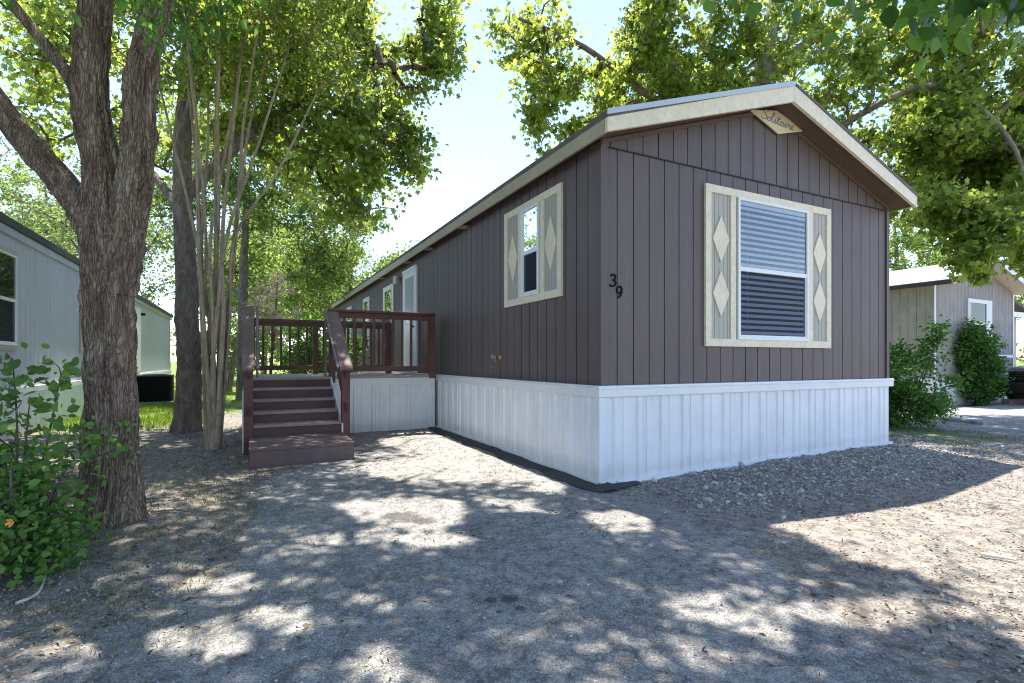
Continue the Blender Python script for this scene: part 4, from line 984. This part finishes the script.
# dark car at the right edge
def make_car():
    c = thing('parked_car', 'black car parked at the right edge with its front end showing', 'car', (13.22+2.2*.985, 13.3+2.2*.17, .07), math.pi+R(10))
    # x forward; sections along x: (x, half width low, half width top, z low, z belt, z top)
    sec = [(2.20,.62,.50,.36,.66,.72),(2.12,.78,.66,.26,.82,.90),(1.75,.86,.76,.22,.92,1.00),(1.1,.89,.80,.20,.98,1.06),(.75,.90,.80,.20,1.0,1.10),
           (.15,.90,.66,.20,1.02,1.52),(-.5,.90,.66,.20,1.03,1.60),(-1.3,.90,.66,.20,1.03,1.58),(-1.95,.88,.68,.22,1.03,1.38),(-2.2,.80,.68,.30,.98,1.08)]
    m = MB()
    for (x, wl, wt, zl, zb, zt) in sec:
        m.v += [(x,-wl*.94,zl),(x,-wl,zl+.2),(x,-wl,zb-.05),(x,-wl*.96,zb),(x,-wt,zt-.04),(x,-wt*.8,zt),(x,wt*.8,zt),(x,wt,zt-.04),(x,wl*.96,zb),(x,wl,zb-.05),(x,wl,zl+.2),(x,wl*.94,zl)]
    n = 12
    for i in range(len(sec)-1):
        for k in range(n): a = i*n+k; b = i*n+(k+1) % n; m.f.append((a,b,b+n,a+n)); m.m.append(0)
    m.f.append(tuple(range(n))); m.m.append(0); m.f.append(tuple(range((len(sec)-1)*n, len(sec)*n))); m.m.append(0)
    body = m.build('body', M['carpaint'], c, smooth=True)
    sd = body.modifiers.new('sub', 'SUBSURF'); sd.levels = 1; sd.render_levels = 2
    m = MB(); pr = [(2.30,.30),(2.34,.38),(2.32,.56),(2.18,.60),(2.08,.56),(2.08,.30)]; m.prism([(x, z) for x, z in pr], 'y', -.80, .80); m.build('bumper', M['rubber'], c, .03)
    m = MB(); m.box(2.16,2.235,-.42,.42,.60,.78); gl = m.build('grille', M['black'], c, .01)
    m = MB()
    for k in range(4): m.box(2.23,2.245,-.40,.40,.62+k*.042,.632+k*.042)
    m.build('chrome_bars', M['chrome'], gl)
    for s in (-1, 1):
        m = MB(); m.lathe([(.10,0),(.11,.03),(.085,.07),(.03,.085)], (2.13,s*.58,.73), 'x', 18); m.build('headlight', M['lens'], c, smooth=True)
        m = MB(); m.poly([(.05,s*.835,1.08),(-1.75,s*.845,1.08),(-1.6,s*.70,1.44),(-.1,s*.69,1.44)]); m.build('side_window', M['black'], c)
        m = MB(); m.box(.55,.72,s*.98-.09,s*.98+.09,1.02,1.14); m.build('mirror', M['carpaint'], c, .03)
        for x in (1.38, -1.35):
            m = MB(); m.lathe([(.20,-.10),(.31,-.11),(.335,-.08),(.335,.08),(.31,.11),(.20,.10)], (x,s*.80,.335), 'y', 28); w = m.build('wheel', M['rubber'], c, smooth=True)
            m = MB(); m.lathe([(.205,.02*s),(.20,.112*s),(.12,.09*s),(.05,.12*s)], (x,s*.80,.335), 'y', 20); m.build('rim', M['chrome'], w, smooth=True)
    m = MB(); m.poly([(.80,-.72,1.10),(.80,.72,1.10),(.22,.60,1.50),(.22,-.60,1.50)]); m.v = [(p[0]+.015, p[1], p[2]+.02) for p in m.v]; m.build('windscreen', M['black'], c)
    return c
make_car()

# ------------------------------------------------------------------ trees
fl = lambda z: .55*np.exp(-np.maximum(z, 0)/.22)
# 1 thick foreground tree at left
bx, by = -2.93, 3.78
make_tree('shade_tree', 'thick rough-barked tree forking into three limbs at the left foreground', None, (bx,by,0),
  [([(bx,by,-.15),(bx+.02,by,.5),(bx+.0,by,1.3),(bx-.04,by+.0,2.0),(bx-.09,by+.02,2.6),(bx-.11,by,3.4),(bx-.06,by-.05,4.8),(bx+.2,by-.1,7.2)], .172, .07),
   ([(bx-.02,by,1.9),(bx-.12,by-.02,2.2),(bx-.33,by-.06,2.52),(bx-.70,by-.12,3.03),(bx-1.3,by-.4,4.2),(bx-2.6,by-1.0,5.6)], .105, .045),
   ([(bx+.03,by,1.7),(bx+.12,by+.0,2.15),(bx+.21,by+.0,2.75),(bx+.29,by+.0,3.5),(bx+.8,by-.0,5.2),(bx+1.8,by-.1,7.6)], .125, .055),
   ([(bx-.10,by-.02,2.9),(bx-.26,by-.05,3.25),(bx-.50,by-.1,3.6),(bx-1.2,by-.3,4.6)], .046, .028),
   ([(bx+.8,by-.1,5.2),(bx+2.2,by-.6,6.6),(bx+3.6,by-1.2,7.6)], .07, .03),
   ([(bx+.6,by,4.8),(bx+1.5,by+1.6,7.6),(bx+2.6,by+3.4,9.0)], .07, .03),
   ([(bx+.1,by,5.4),(bx+.5,by-1.5,6.6),(bx+1.0,by-2.6,7.6)], .07, .03)],
  [(bx-.6,by+.9,7.2,3.4,2.6,1.2,200),(bx+2.7,by+.2,7.4,2.9,2.4,1.0,330),(bx+2.2,by+2.9,8.9,3.6,2.6,.8,420),(bx+3.2,by-1.9,7.0,3.2,2.2,1.0,300),(bx-.6,by-2.0,6.8,3.2,2.4,1.2,230),(bx-3.0,by+.4,5.9,1.8,1.8,1.2,80),(bx-3.8,by-4.2,4.8,2.4,2.3,1.9,230)],  # last crown mass is unseen, added to block sky light from the long wall
  88000, .12, 'quad', M['leafA'], M['bark'], spread=.42, seg=150, amp=.024, fq=(16,1.5), flare=lambda z: .42*np.exp(-np.maximum(z, 0)/.16), seed=5, gaps=.25)
# 2 second trunk
bx, by = -5.5, 8.77
make_tree('shade_tree', 'tall dark straight trunk standing behind the clump of slender stems', None, (bx,by,0),
  [([(bx,by,-.1),(bx+.04,by,1.2),(bx-.02,by,3),(bx-.05,by,5),(bx+.1,by+.2,8),(bx+.2,by+.3,11)], .20, .08),
   ([(bx-.02,by,4.0),(bx+.9,by+.6,5.4),(bx+2.0,by+1.4,6.6),(bx+3.0,by+2.0,7.4)], .10, .03),
   ([(bx,by,3.6),(bx-1.0,by+.5,4.6),(bx-2.4,by+.8,5.6)], .09, .03),
   ([(bx+.0,by,5.2),(bx+.8,by-.6,6.6),(bx+1.5,by-1.3,7.8)], .08, .03)],
  [(-3.5,10.9,6.6,2.3,2.0,2.5,330),(-5.6,9.8,7.6,2.8,2.2,2.3,300),(-3.6,11.0,9.2,3.0,2.2,1.6,220),(-2.75,11.0,5.3,1.1,1.0,1.2,130),(-1.9,11.2,6.9,1.0,1.0,1.3,110),(-2.3,11.2,8.2,1.3,1.0,.9,90),(-7.6,9.8,6.3,2.2,2.0,1.6,140),(-4.6,7.8,7.6,2.0,1.5,1.2,110)],
  40000, .108, 'lobed', M['leafB'], M['bark2'], spread=.33, seg=60, amp=.018, fq=(12,1.8), flare=lambda z: .25*np.exp(-np.maximum(z, 0)/.2), seed=8, gaps=.9, gapscale=.6)
# 3 crape myrtle clump
bx, by = -4.06, 7.05
L3 = []
tops = [(-.95,.1,5.6,.036),(-.60,.2,6.0,.042),(-.32,-.1,6.2,.045),(-.05,.2,6.3,.05),(.18,-.1,6.4,.045),(.42,.15,6.4,.05),(.75,-.1,6.0,.045),(1.0,.2,5.9,.04),(1.3,.4,5.3,.03),(-.45,.5,6.0,.04),(.1,.5,6.3,.04),(.55,.5,6.2,.04),(-.15,-.4,6.2,.035)]
for k, (dx_, dy_, h, r) in enumerate(tops):
    a = k*2.4; sx_, sy_ = .10*math.cos(a), .08*math.sin(a); mx = max(-.18, min(.20, dx_*.34))
    L3.append(([(bx+sx_*.8,by+sy_*.8,-.05),(bx+sx_*.9+mx*.25,by+sy_,.8),(bx+mx*.72+sx_*.7,by+sy_*1.4,1.8),(bx+mx+.06*dx_,by+sy_*1.6,2.9),(bx+dx_*.60,by+dy_*.7,h*.74),(bx+dx_*1.0,by+dy_*1.3,h)], r*.86, .012))
make_tree('crape_myrtle', 'clump of slender smooth pale stems left of the deck stairs', None, (bx,by,0), L3,
  [(bx-.2,by+.2,5.9,1.9,1.2,1.1,150),(bx+1.3,by+.2,5.7,1.3,1.0,.8,60)],
  9000, .070, 'quad', M['leafC'], M['crapebark'], spread=.24, seg=14, amp=.004, fq=(6,.8), seed=13, gaps=.5, twigr=.005, trunk_name='stems')
# 4 dark trunk behind the deck
bx, by = -8.55, 16.5
make_tree('shade_tree', 'slim dark trunk rising behind the left end of the deck railing', None, (bx,by,0),
  [([(bx,by,-.1),(bx+.02,by,2),(bx+.0,by,4),(bx+.2,by,7)], .22, .07),([(bx,by,2.6),(bx+1.0,by,3.6),(bx+2.2,by,4.2)], .06, .02),([(bx,by,3.2),(bx-1.2,by,4.3),(bx-2.2,by,5.2)], .06, .02)],
  [(bx+1.6,by+.4,6.4,2.6,2.0,2.4,200),(bx-1.4,by,6.6,2.2,1.8,2.0,130),(bx+.2,by,9.0,3.0,2.2,1.5,120),(bx+2.6,by+.4,4.3,1.4,1.2,1.0,60)], 32000, .11, 'quad', M['leafF'], M['bark2'], spread=.38, seg=24, amp=.01, seed=21, gaps=.5, prune=False)
# 5 big sycamore right, behind the home
bx, by = 5.45, 11.6
def cullroof(C):
    a, b = loc_(C[:,0], C[:,1]); inh = (a > -.6) & (a < 5.6) & (b > -.6) & (C[:,2] < 5.0)
    return inh
make_tree('sycamore', 'broad leafy sycamore spreading behind and above the brown home', None, (bx,by,0),
  [([(bx,by,-.1),(bx-.02,by,2.5),(bx-.1,by,5.0),(bx+.1,by,7.4),(bx+.5,by,9.5),(bx+.8,by,12)], .30, .12),
   ([(bx-.05,by,5.6),(bx-1.2,by-.2,6.3),(bx-2.6,by-.4,7.0),(bx-4.0,by-.6,7.9),(bx-5.3,by-.7,8.4)], .11, .03),
   ([(bx-.05,by,4.6),(bx-1.1,by-.3,5.0),(bx-2.2,by-.4,5.2)], .07, .02),
   ([(bx,by,5.0),(bx+1.6,by-.9,6.2),(bx+2.6,by-1.8,6.4),(bx+3.3,by-2.4,5.2),(bx+3.5,by-2.7,3.9)], .08, .02),
   ([(bx+.2,by,7.6),(bx+2.2,by,9.0),(bx+4.5,by,10.0)], .12, .04),([(bx,by,6.6),(bx-1.4,by,8.6),(bx-2.6,by,10.6)], .11, .04)],
  [(bx-3.3,by-.5,8.1,3.1,2.0,1.8,330),(bx-4.9,by-.7,7.3,.8,.9,1.7,60),(bx-2.6,by-.2,6.1,2.0,1.4,1.0,120),
   (bx+.3,by,7.6,3.0,2.4,2.6,330),(bx+1.2,by,11,4.5,2.6,2.0,240),(bx+3.6,by-1.0,7.4,2.6,2.4,2.8,420),(bx+2.2,by-.4,5.0,1.4,1.4,1.3,110),
   (bx+3.9,by-1.6,5.3,1.5,1.3,1.9,300),(bx+2.5,by-1.9,4.9,.8,.9,1.2,80),(bx+2.9,by-2.6,3.55,.40,.45,.65,50),(bx+3.9,by-2.6,3.5,.5,.5,.9,60),(bx+5.4,by-1.4,6.6,1.8,1.8,2.6,240),(bx+2.45,by-3.0,3.0,.38,.4,.6,60),(bx+2.0,by-2.8,3.9,.4,.4,.6,40)],
  88000, .108, 'lobed', M['leafB'], M['barkpale'], spread=.25, seg=40, amp=.006, fq=(6,1.), seed=33, gaps=.95, gapscale=.55, boxcull=cullroof, rmax=.07)
# drooping sprays at its left edge
# 6 overhanging tree behind the camera at right
bx, by = 4.9, -1.9
make_tree('mulberry', 'broad-leaved tree overhanging from the right with large leaves at the top right corner', None, (bx,by,0),
  [([(bx,by,-.1),(bx-.05,by,1.5),(bx-.2,by+.1,2.6),(bx-.4,by+.3,4.2),(bx-.5,by+.5,6.0)], .22, .09),
   ([(bx-.2,by+.1,2.6),(bx-1.0,by+1.3,3.4),(bx-2.0,by+2.6,3.5),(bx-2.9,by+3.7,3.05)], .08, .02),
   ([(bx-.4,by+.3,4.0),(bx-1.8,by+1.2,5.2),(bx-3.4,by+2.4,6.0),(bx-4.4,by+3.4,6.4)], .09, .03),
   ([(bx-1.0,by+1.3,3.4),(bx-2.4,by+2.2,3.7),(bx-3.9,by+3.3,3.5)], .05, .015)],
  [(bx-3.0,by+2.6,6.2,3.0,2.4,1.0,330),(bx-.9,by+.6,6.6,3.0,2.4,1.3,200),(bx-4.6,by+4.3,6.6,2.0,1.8,.9,170),(bx-5.4,by+2.0,6.4,2.2,2.0,1.0,150),(bx-2.9,by+1.6,3.8,1.4,.9,.4,30)],
  30000, .12, 'quad', M['leafD'], M['twig'], spread=.36, seg=24, seed=44, gaps=.2, hang=.6)
# its low hanging sprays near the camera, part of the same crown
def near_spray(name, parent_label, pts, size, n, seed, base, limb, mat, kind='ovate', hang=1.2):
    rg = np.random.default_rng(seed); TV = []; TF = []; off = 0; LP = []
    for (px, py, dist, k) in pts:
        X = (px-512)/F*dist; Z = CH+(HOR-py)/F*dist; e = np.array([X, dist, Z])
        s = np.array(limb)+rg.normal(size=3)*.08
        pth = smooth_path(np.array([s, (s+e)/2+np.array([0,0,.12]), e+np.array([.02,-.02,.06]), e]), 9)
        a, b = tube(pth, np.linspace(.007, .002, 9), 5); TV.append(a); TF.append(b+off); off += len(a)
        for q in range(k):
            f = rg.uniform(.62, 1.0); p = pth[int(f*8)]+rg.normal(size=3)*np.array([.05,.05,.03]); LP.append(p)
    base = np.array(base)
    LP = np.array(LP); return np.concatenate(TV)-base, np.concatenate(TF), LP-base
mul = [o for o in col.objects if o.name.startswith('mulberry')][0]
PTS = [(880,-12,1.9,8),(905,-4,1.75,9),(925,22,1.8,10),(945,10,1.6,8),(958,-6,1.7,8),(975,2,1.5,8),(1002,6,1.45,8),(1018,12,1.4,8),(1040,-10,1.5,8),(850,-22,2.0,8),(820,-30,2.1,8),(790,-18,2.2,8),(735,-14,2.3,9),(705,-22,2.3,7),(765,-26,2.2,7),(690,-30,2.4,7),(985,-18,1.6,9),(930,-22,1.7,9)]
a, b, c = near_spray('', '', PTS, .11, 8, 3, (bx,by,0), (bx-3.0,by+3.7,3.1), None)
link('hanging_twigs', np_mesh('hanging_twigs', a, b.ravel(), np.full(len(b), 4)), M['twig'], mul, True)
link('hanging_leaves', leaf_mesh('hanging_leaves', np.repeat(c, 2, 0)+rng.normal(size=(len(c)*2, 3))*.05, .082, 'ovate', .15, 1.5), M['leafD'], mul)
# low near leaves of the foreground tree (top left)
t1 = [o for o in col.objects if o.name.startswith('shade_tree')][0]
PTS = [(150,-10,2.6,16),(175,12,2.7,18),(200,-5,2.9,16),(225,18,3.0,18),(160,28,2.8,14),(130,-20,2.6,14),(235,-8,3.0,14),(10,-15,2.6,10),(35,-25,2.8,10),(190,40,3.1,10),(210,-25,2.9,16)]
a, b, c = near_spray('', '', PTS, .1, 8, 9, (-2.90,3.78,0), (-2.0,3.5,4.6), None)
link('hanging_twigs', np_mesh('hanging_twigs', a, b.ravel(), np.full(len(b), 4)), M['twig'], t1, True)
link('hanging_leaves', leaf_mesh('hanging_leaves', np.repeat(c, 3, 0)+rng.normal(size=(len(c)*3, 3))*.05, .075, 'lance', .1, 1.5), M['leafD'], t1)

# 7 background trees: two sources, copied
def bgtree(label, base, h, r, seed, lm, kind='quad', size=.16, n=22000, gaps=.5, low=.25, bm='bark2', name='shade_tree', spread=.5, k=260):
    x, y = base
    return make_tree(name, label, 'trees standing beyond the homes', (x,y,0),
      [([(x,y,-.1),(x+.1,y,h*.3),(x-.1,y+.1,h*.6),(x+.1,y,h*.9)], .02*h, .03),([(x,y,h*.3),(x+r*.4,y,h*.5),(x+r*.7,y,h*.65)], .009*h, .02),([(x,y,h*.35),(x-r*.4,y+.3,h*.5),(x-r*.75,y,h*.6)], .009*h, .02)],
      [(x,y,h*.68,r*.9,r*.9,h*.30,int(k*.5)),(x+r*.4,y-.2*r,h*.48,r*.62,r*.6,h*.22,int(k*.28)),(x-r*.45,y,h*.5,r*.6,r*.6,h*.22,int(k*.28)),(x,y,h*low+.6,r*.7,r*.6,h*.14,int(k*.18))],
      n, size, kind, lm, M[bm], spread=spread, seg=14, seed=seed, gaps=gaps, prune=False, twigr=.014)
BG1 = bgtree('bright green tree filling the view behind the deck railing', (-8.0, 26), 9.0, 4.6, 61, M['leafF'], low=.10)
BG2 = bgtree('feathery pale tree behind the left grey home, next to the thick trunk', (-19.5, 24), 11.5, 5.2, 62, M['leafG'], size=.13, n=20000, gaps=.75, low=.2)
BG3 = bgtree('rounded tree beyond the far end of the brown home', (-8.3, 36), 9.5, 4.2, 63, M['leafG'], size=.20, n=20000, low=.15)
BG4 = bgtree('tall dense tree far left behind the pale home roof', (-27, 30), 13, 6.0, 64, M['leafF'], size=.2, n=24000, low=.2)
def cp(src, x, y, rz, s, lb): return copy_tree(src, (x, y, 0), rz, s, lb)
cp(BG1, -15.5, 30, 2.1, (1.2,1.2,1.25), 'green tree seen between the thick trunk and the dark straight trunk')
cp(BG1, -14, 40, 4.0, (1.3,1.3,1.2), 'green tree far behind the clump of slender stems')
cp(BG4, -22, 46, 1.0, (1.1,1.1,1.1), 'far tree above the end of the pale grey home')
cp(BG4, -36, 36, 2.6, (1.2,1.2,1.15), 'leftmost tree in the far row beyond the pale home')
cp(BG3, -2.5, 48, 2.0, (1.25,1.25,.8), 'low far tree hidden mostly by the brown home roof')
cp(BG1, 17, 31, .7, (1.1,1.1,1.25), 'dark green tree behind the white roof of the grey home')
cp(BG4, 25, 34, 3.3, (1.0,1.0,1.0), 'broad far tree above the ridge of the grey home on the right')
cp(BG1, 30, 26, 5.0, (1.1,1.1,1.2), 'tree beyond the beige house at the right edge')
cp(BG4, 8, 52, .3, (1.2,1.2,1.0), 'distant tree behind the middle of the brown home roof')
# dry pale shrub behind the stairs, bare tangle right
make_tree('dry_shrub', 'dry greyish feathery shrub behind the left half of the deck railing', None, (-6.6,14.2,0),
  [([(-6.6,14.2,0),(-6.6,14.2,1.0),(-6.5,14.2,2.0),(-6.4,14.2,3.6)], .05, .02),([(-6.6,14.2,.4),(-6.9,14.2,1.4),(-7.1,14.2,2.3)], .03, .01)],
  [(-6.5,14.2,2.5,.8,.6,1.05,110)], 8000, .05, 'lance', M['drygrey'], M['twig'], spread=.16, seg=8, seed=71, gaps=.3, prune=False, twigr=.004, cat='shrub', keepgap=False, trunk_name='stems')
# leaning thin dark trunks left of stairs
make_tree('young_tree', 'thin leaning dark young tree seen between the pale stems and the stairs', None, (-11.2,20.5,0),
  [([(-11.2,20.5,0),(-11.0,20.5,1.2),(-10.7,20.5,2.6),(-10.5,20.5,4.2)], .13, .05),([(-11.1,20.5,.9),(-11.5,20.5,1.9),(-12.0,20.5,3.2)], .06, .03)],
  [(-10.8,20.5,4.8,1.8,1.4,1.2,90),(-12,20.5,3.8,1.2,1,.8,30)], 9000, .11, 'quad', M['leafF'], M['bark2'], spread=.35, seg=12, seed=72, prune=False)
# understory shrubs behind the deck
make_tree('laurel_shrub', 'rounded green shrub low behind the deck railing', None, (-5.2,13.6,0),
  [([(-5.2,13.6,0),(-5.2,13.6,.8),(-5.1,13.6,1.7)], .05, .02)], [(-5.0,13.7,1.3,1.2,.9,1.1,150)], 12000, .075, 'quad', M['leafS'], M['twig'], spread=.2, seg=8, seed=73, gaps=.2, prune=False, cat='shrub', keepgap=False, twigr=.005, trunk_name='stems')
# shrubs by the right corner
def shrub(label, x, y, r, h, n, seed, lm, size=.055, name='shrub', k=150, kind='oval', extra=()):
    ls = []
    for q in range(7):
        a = q*.9; ls.append(([(x+.05*math.cos(a),y+.05*math.sin(a),-.03),(x+r*.3*math.cos(a),y+r*.3*math.sin(a),h*.35),(x+r*.6*math.cos(a),y+r*.6*math.sin(a),h*(.75+.2*math.sin(q*2.3)))], .018, .005))
    bl = [(x,y,h*.45,r,r*.85,h*.45,int(k*.6)),(x-r*.2,y,h*.72,r*.65,r*.6,h*.30,int(k*.3)),(x+r*.4,y-.1,h*.3,r*.6,r*.6,h*.26,int(k*.2))]+list(extra)
    return make_tree(name, label, 'shrubs beside the homes', (x,y,0), ls, bl, n, size, kind, lm, M['twig'], spread=.17, seg=8, seed=seed, gaps=.2, prune=False, cat='shrub', keepgap=False, twigr=.004, trunk_name='stems', sag=.05, zmin=.03)
shrub('dense green shrub against the right end of the brown home', 6.85, 9.25, .95, 1.62, 15000, 81, M['leafS'], extra=((6.2,9.6,.9,.6,.6,.8,40),(7.35,9.0,1.5,.25,.25,.4,10)))
shrub('tall green shrub in front of the grey home window', 12.45, 13.95, .60, 2.35, 13000, 82, M['leafS'], size=.075)
# creeper bush in the left foreground
x, y = -2.82, 2.95
shrub('leafy creeper bush with orange flowers at the foot of the thick trunk', x, y, .38, .66, 3600, 83, M['leafN'], size=.048, name='creeper_bush', k=120, kind='oval',
      extra=((x-.35,y+.1,.55,.4,.35,.45,40),(x+.32,y+.12,.66,.22,.2,.22,12),(x+.12,y-.15,.25,.28,.22,.25,16)))
bush = [o for o in col.objects if o.name.startswith('creeper_bush')][0]
for q in (0, 2, 3):
    m = MB(); rr = random.Random(q); a = rr.uniform(0, 6.28); p = (rr.uniform(-.30,.42), -.38+rr.uniform(-.05,.1), rr.uniform(.38,.78))
    for k in range(5):
        t = k*1.2566+a; e = (p[0]+.02*math.cos(t), p[1]-.014, p[2]+.02*math.sin(t))
        m.bar((p[0]+.003*math.cos(t), p[1]+.002, p[2]+.003*math.sin(t)), e, .013, .002, up=(0,1,0))
    m.build('flower', M['flower'], bush)
# taller sprig with larger leaves
x, y = -3.0, 3.05; ls = []; bl = []
for q, (dx_, dz_) in enumerate([(-.25,1.25),(-.05,1.05),(.12,.95),(.02,1.22),(-.4,1.1),(.2,1.12)]):
    ls.append(([(x+dx_*.2,y,0),(x+dx_*.5,y+.03*q,dz_*.5),(x+dx_*1.3,y+.03*q-.05,dz_)], .009, .003)); bl.append((x+dx_*1.2,y+.03*q-.05,dz_*.93,.13,.12,.2,9))
make_tree('sapling', 'upright sapling sprays with larger dark leaves behind the creeper bush', None, (x,y,0), ls, bl, 170, .07, 'oval', M['leafN'], M['twig'], spread=.12, seg=6, seed=84, gaps=0, prune=False, cat='plant', keepgap=False, twigr=.003, trunk_name='stems', sag=.02, up=.3)

# ------------------------------------------------------------------ camera, light, render
cam = bpy.data.cameras.new('camera'); co = bpy.data.objects.new('camera', cam); col.objects.link(co); sc.camera = co
co.location = (0, 0, CH); co.rotation_euler = (math.pi/2, 0, 0)
cam.sensor_width = 36; cam.lens = F/1024*36; cam.shift_y = (HOR-341.5)/1024; cam.clip_start = .05; cam.clip_end = 3000
w = bpy.data.worlds.new('World'); sc.world = w; w.use_nodes = True; nt = w.node_tree; nt.nodes.clear()
sk = nt.nodes.new('ShaderNodeTexSky'); sk.sky_type = 'NISHITA'; sk.sun_disc = False; sk.sun_elevation = SUN_E; sk.sun_rotation = math.atan2(SD[0], SD[1]); sk.air_density = 1.0; sk.dust_density = .4; sk.ozone_density = 2.2
bg = nt.nodes.new('ShaderNodeBackground'); bg.inputs[1].default_value = .15; ou = nt.nodes.new('ShaderNodeOutputWorld')
mx = nt.nodes.new('ShaderNodeMix'); mx.data_type = 'RGBA'; mx.blend_type = 'MULTIPLY'; mx.inputs[0].default_value = 1; mx.inputs[7].default_value = (1.0, .962, 1.0, 1); nt.links.new(sk.outputs[0], mx.inputs[6]); nt.links.new(mx.outputs[2], bg.inputs[0]); nt.links.new(bg.outputs[0], ou.inputs[0])
sl = bpy.data.lights.new('sun', 'SUN'); sl.energy = 4.4; sl.angle = R(.53); sl.color = (1, .93, .82); so = bpy.data.objects.new('sun', sl); col.objects.link(so)
so.rotation_euler = Vector(SD).to_track_quat('Z', 'Y').to_euler()
sc.view_settings.view_transform = 'Standard'; sc.view_settings.look = 'None'; sc.view_settings.exposure = 1.56; sc.view_settings.gamma = 1
sc.cycles.max_bounces = 8; sc.cycles.diffuse_bounces = 4; sc.cycles.transparent_max_bounces = 12; sc.cycles.use_denoising = True; sc.cycles.filter_width = 1.1
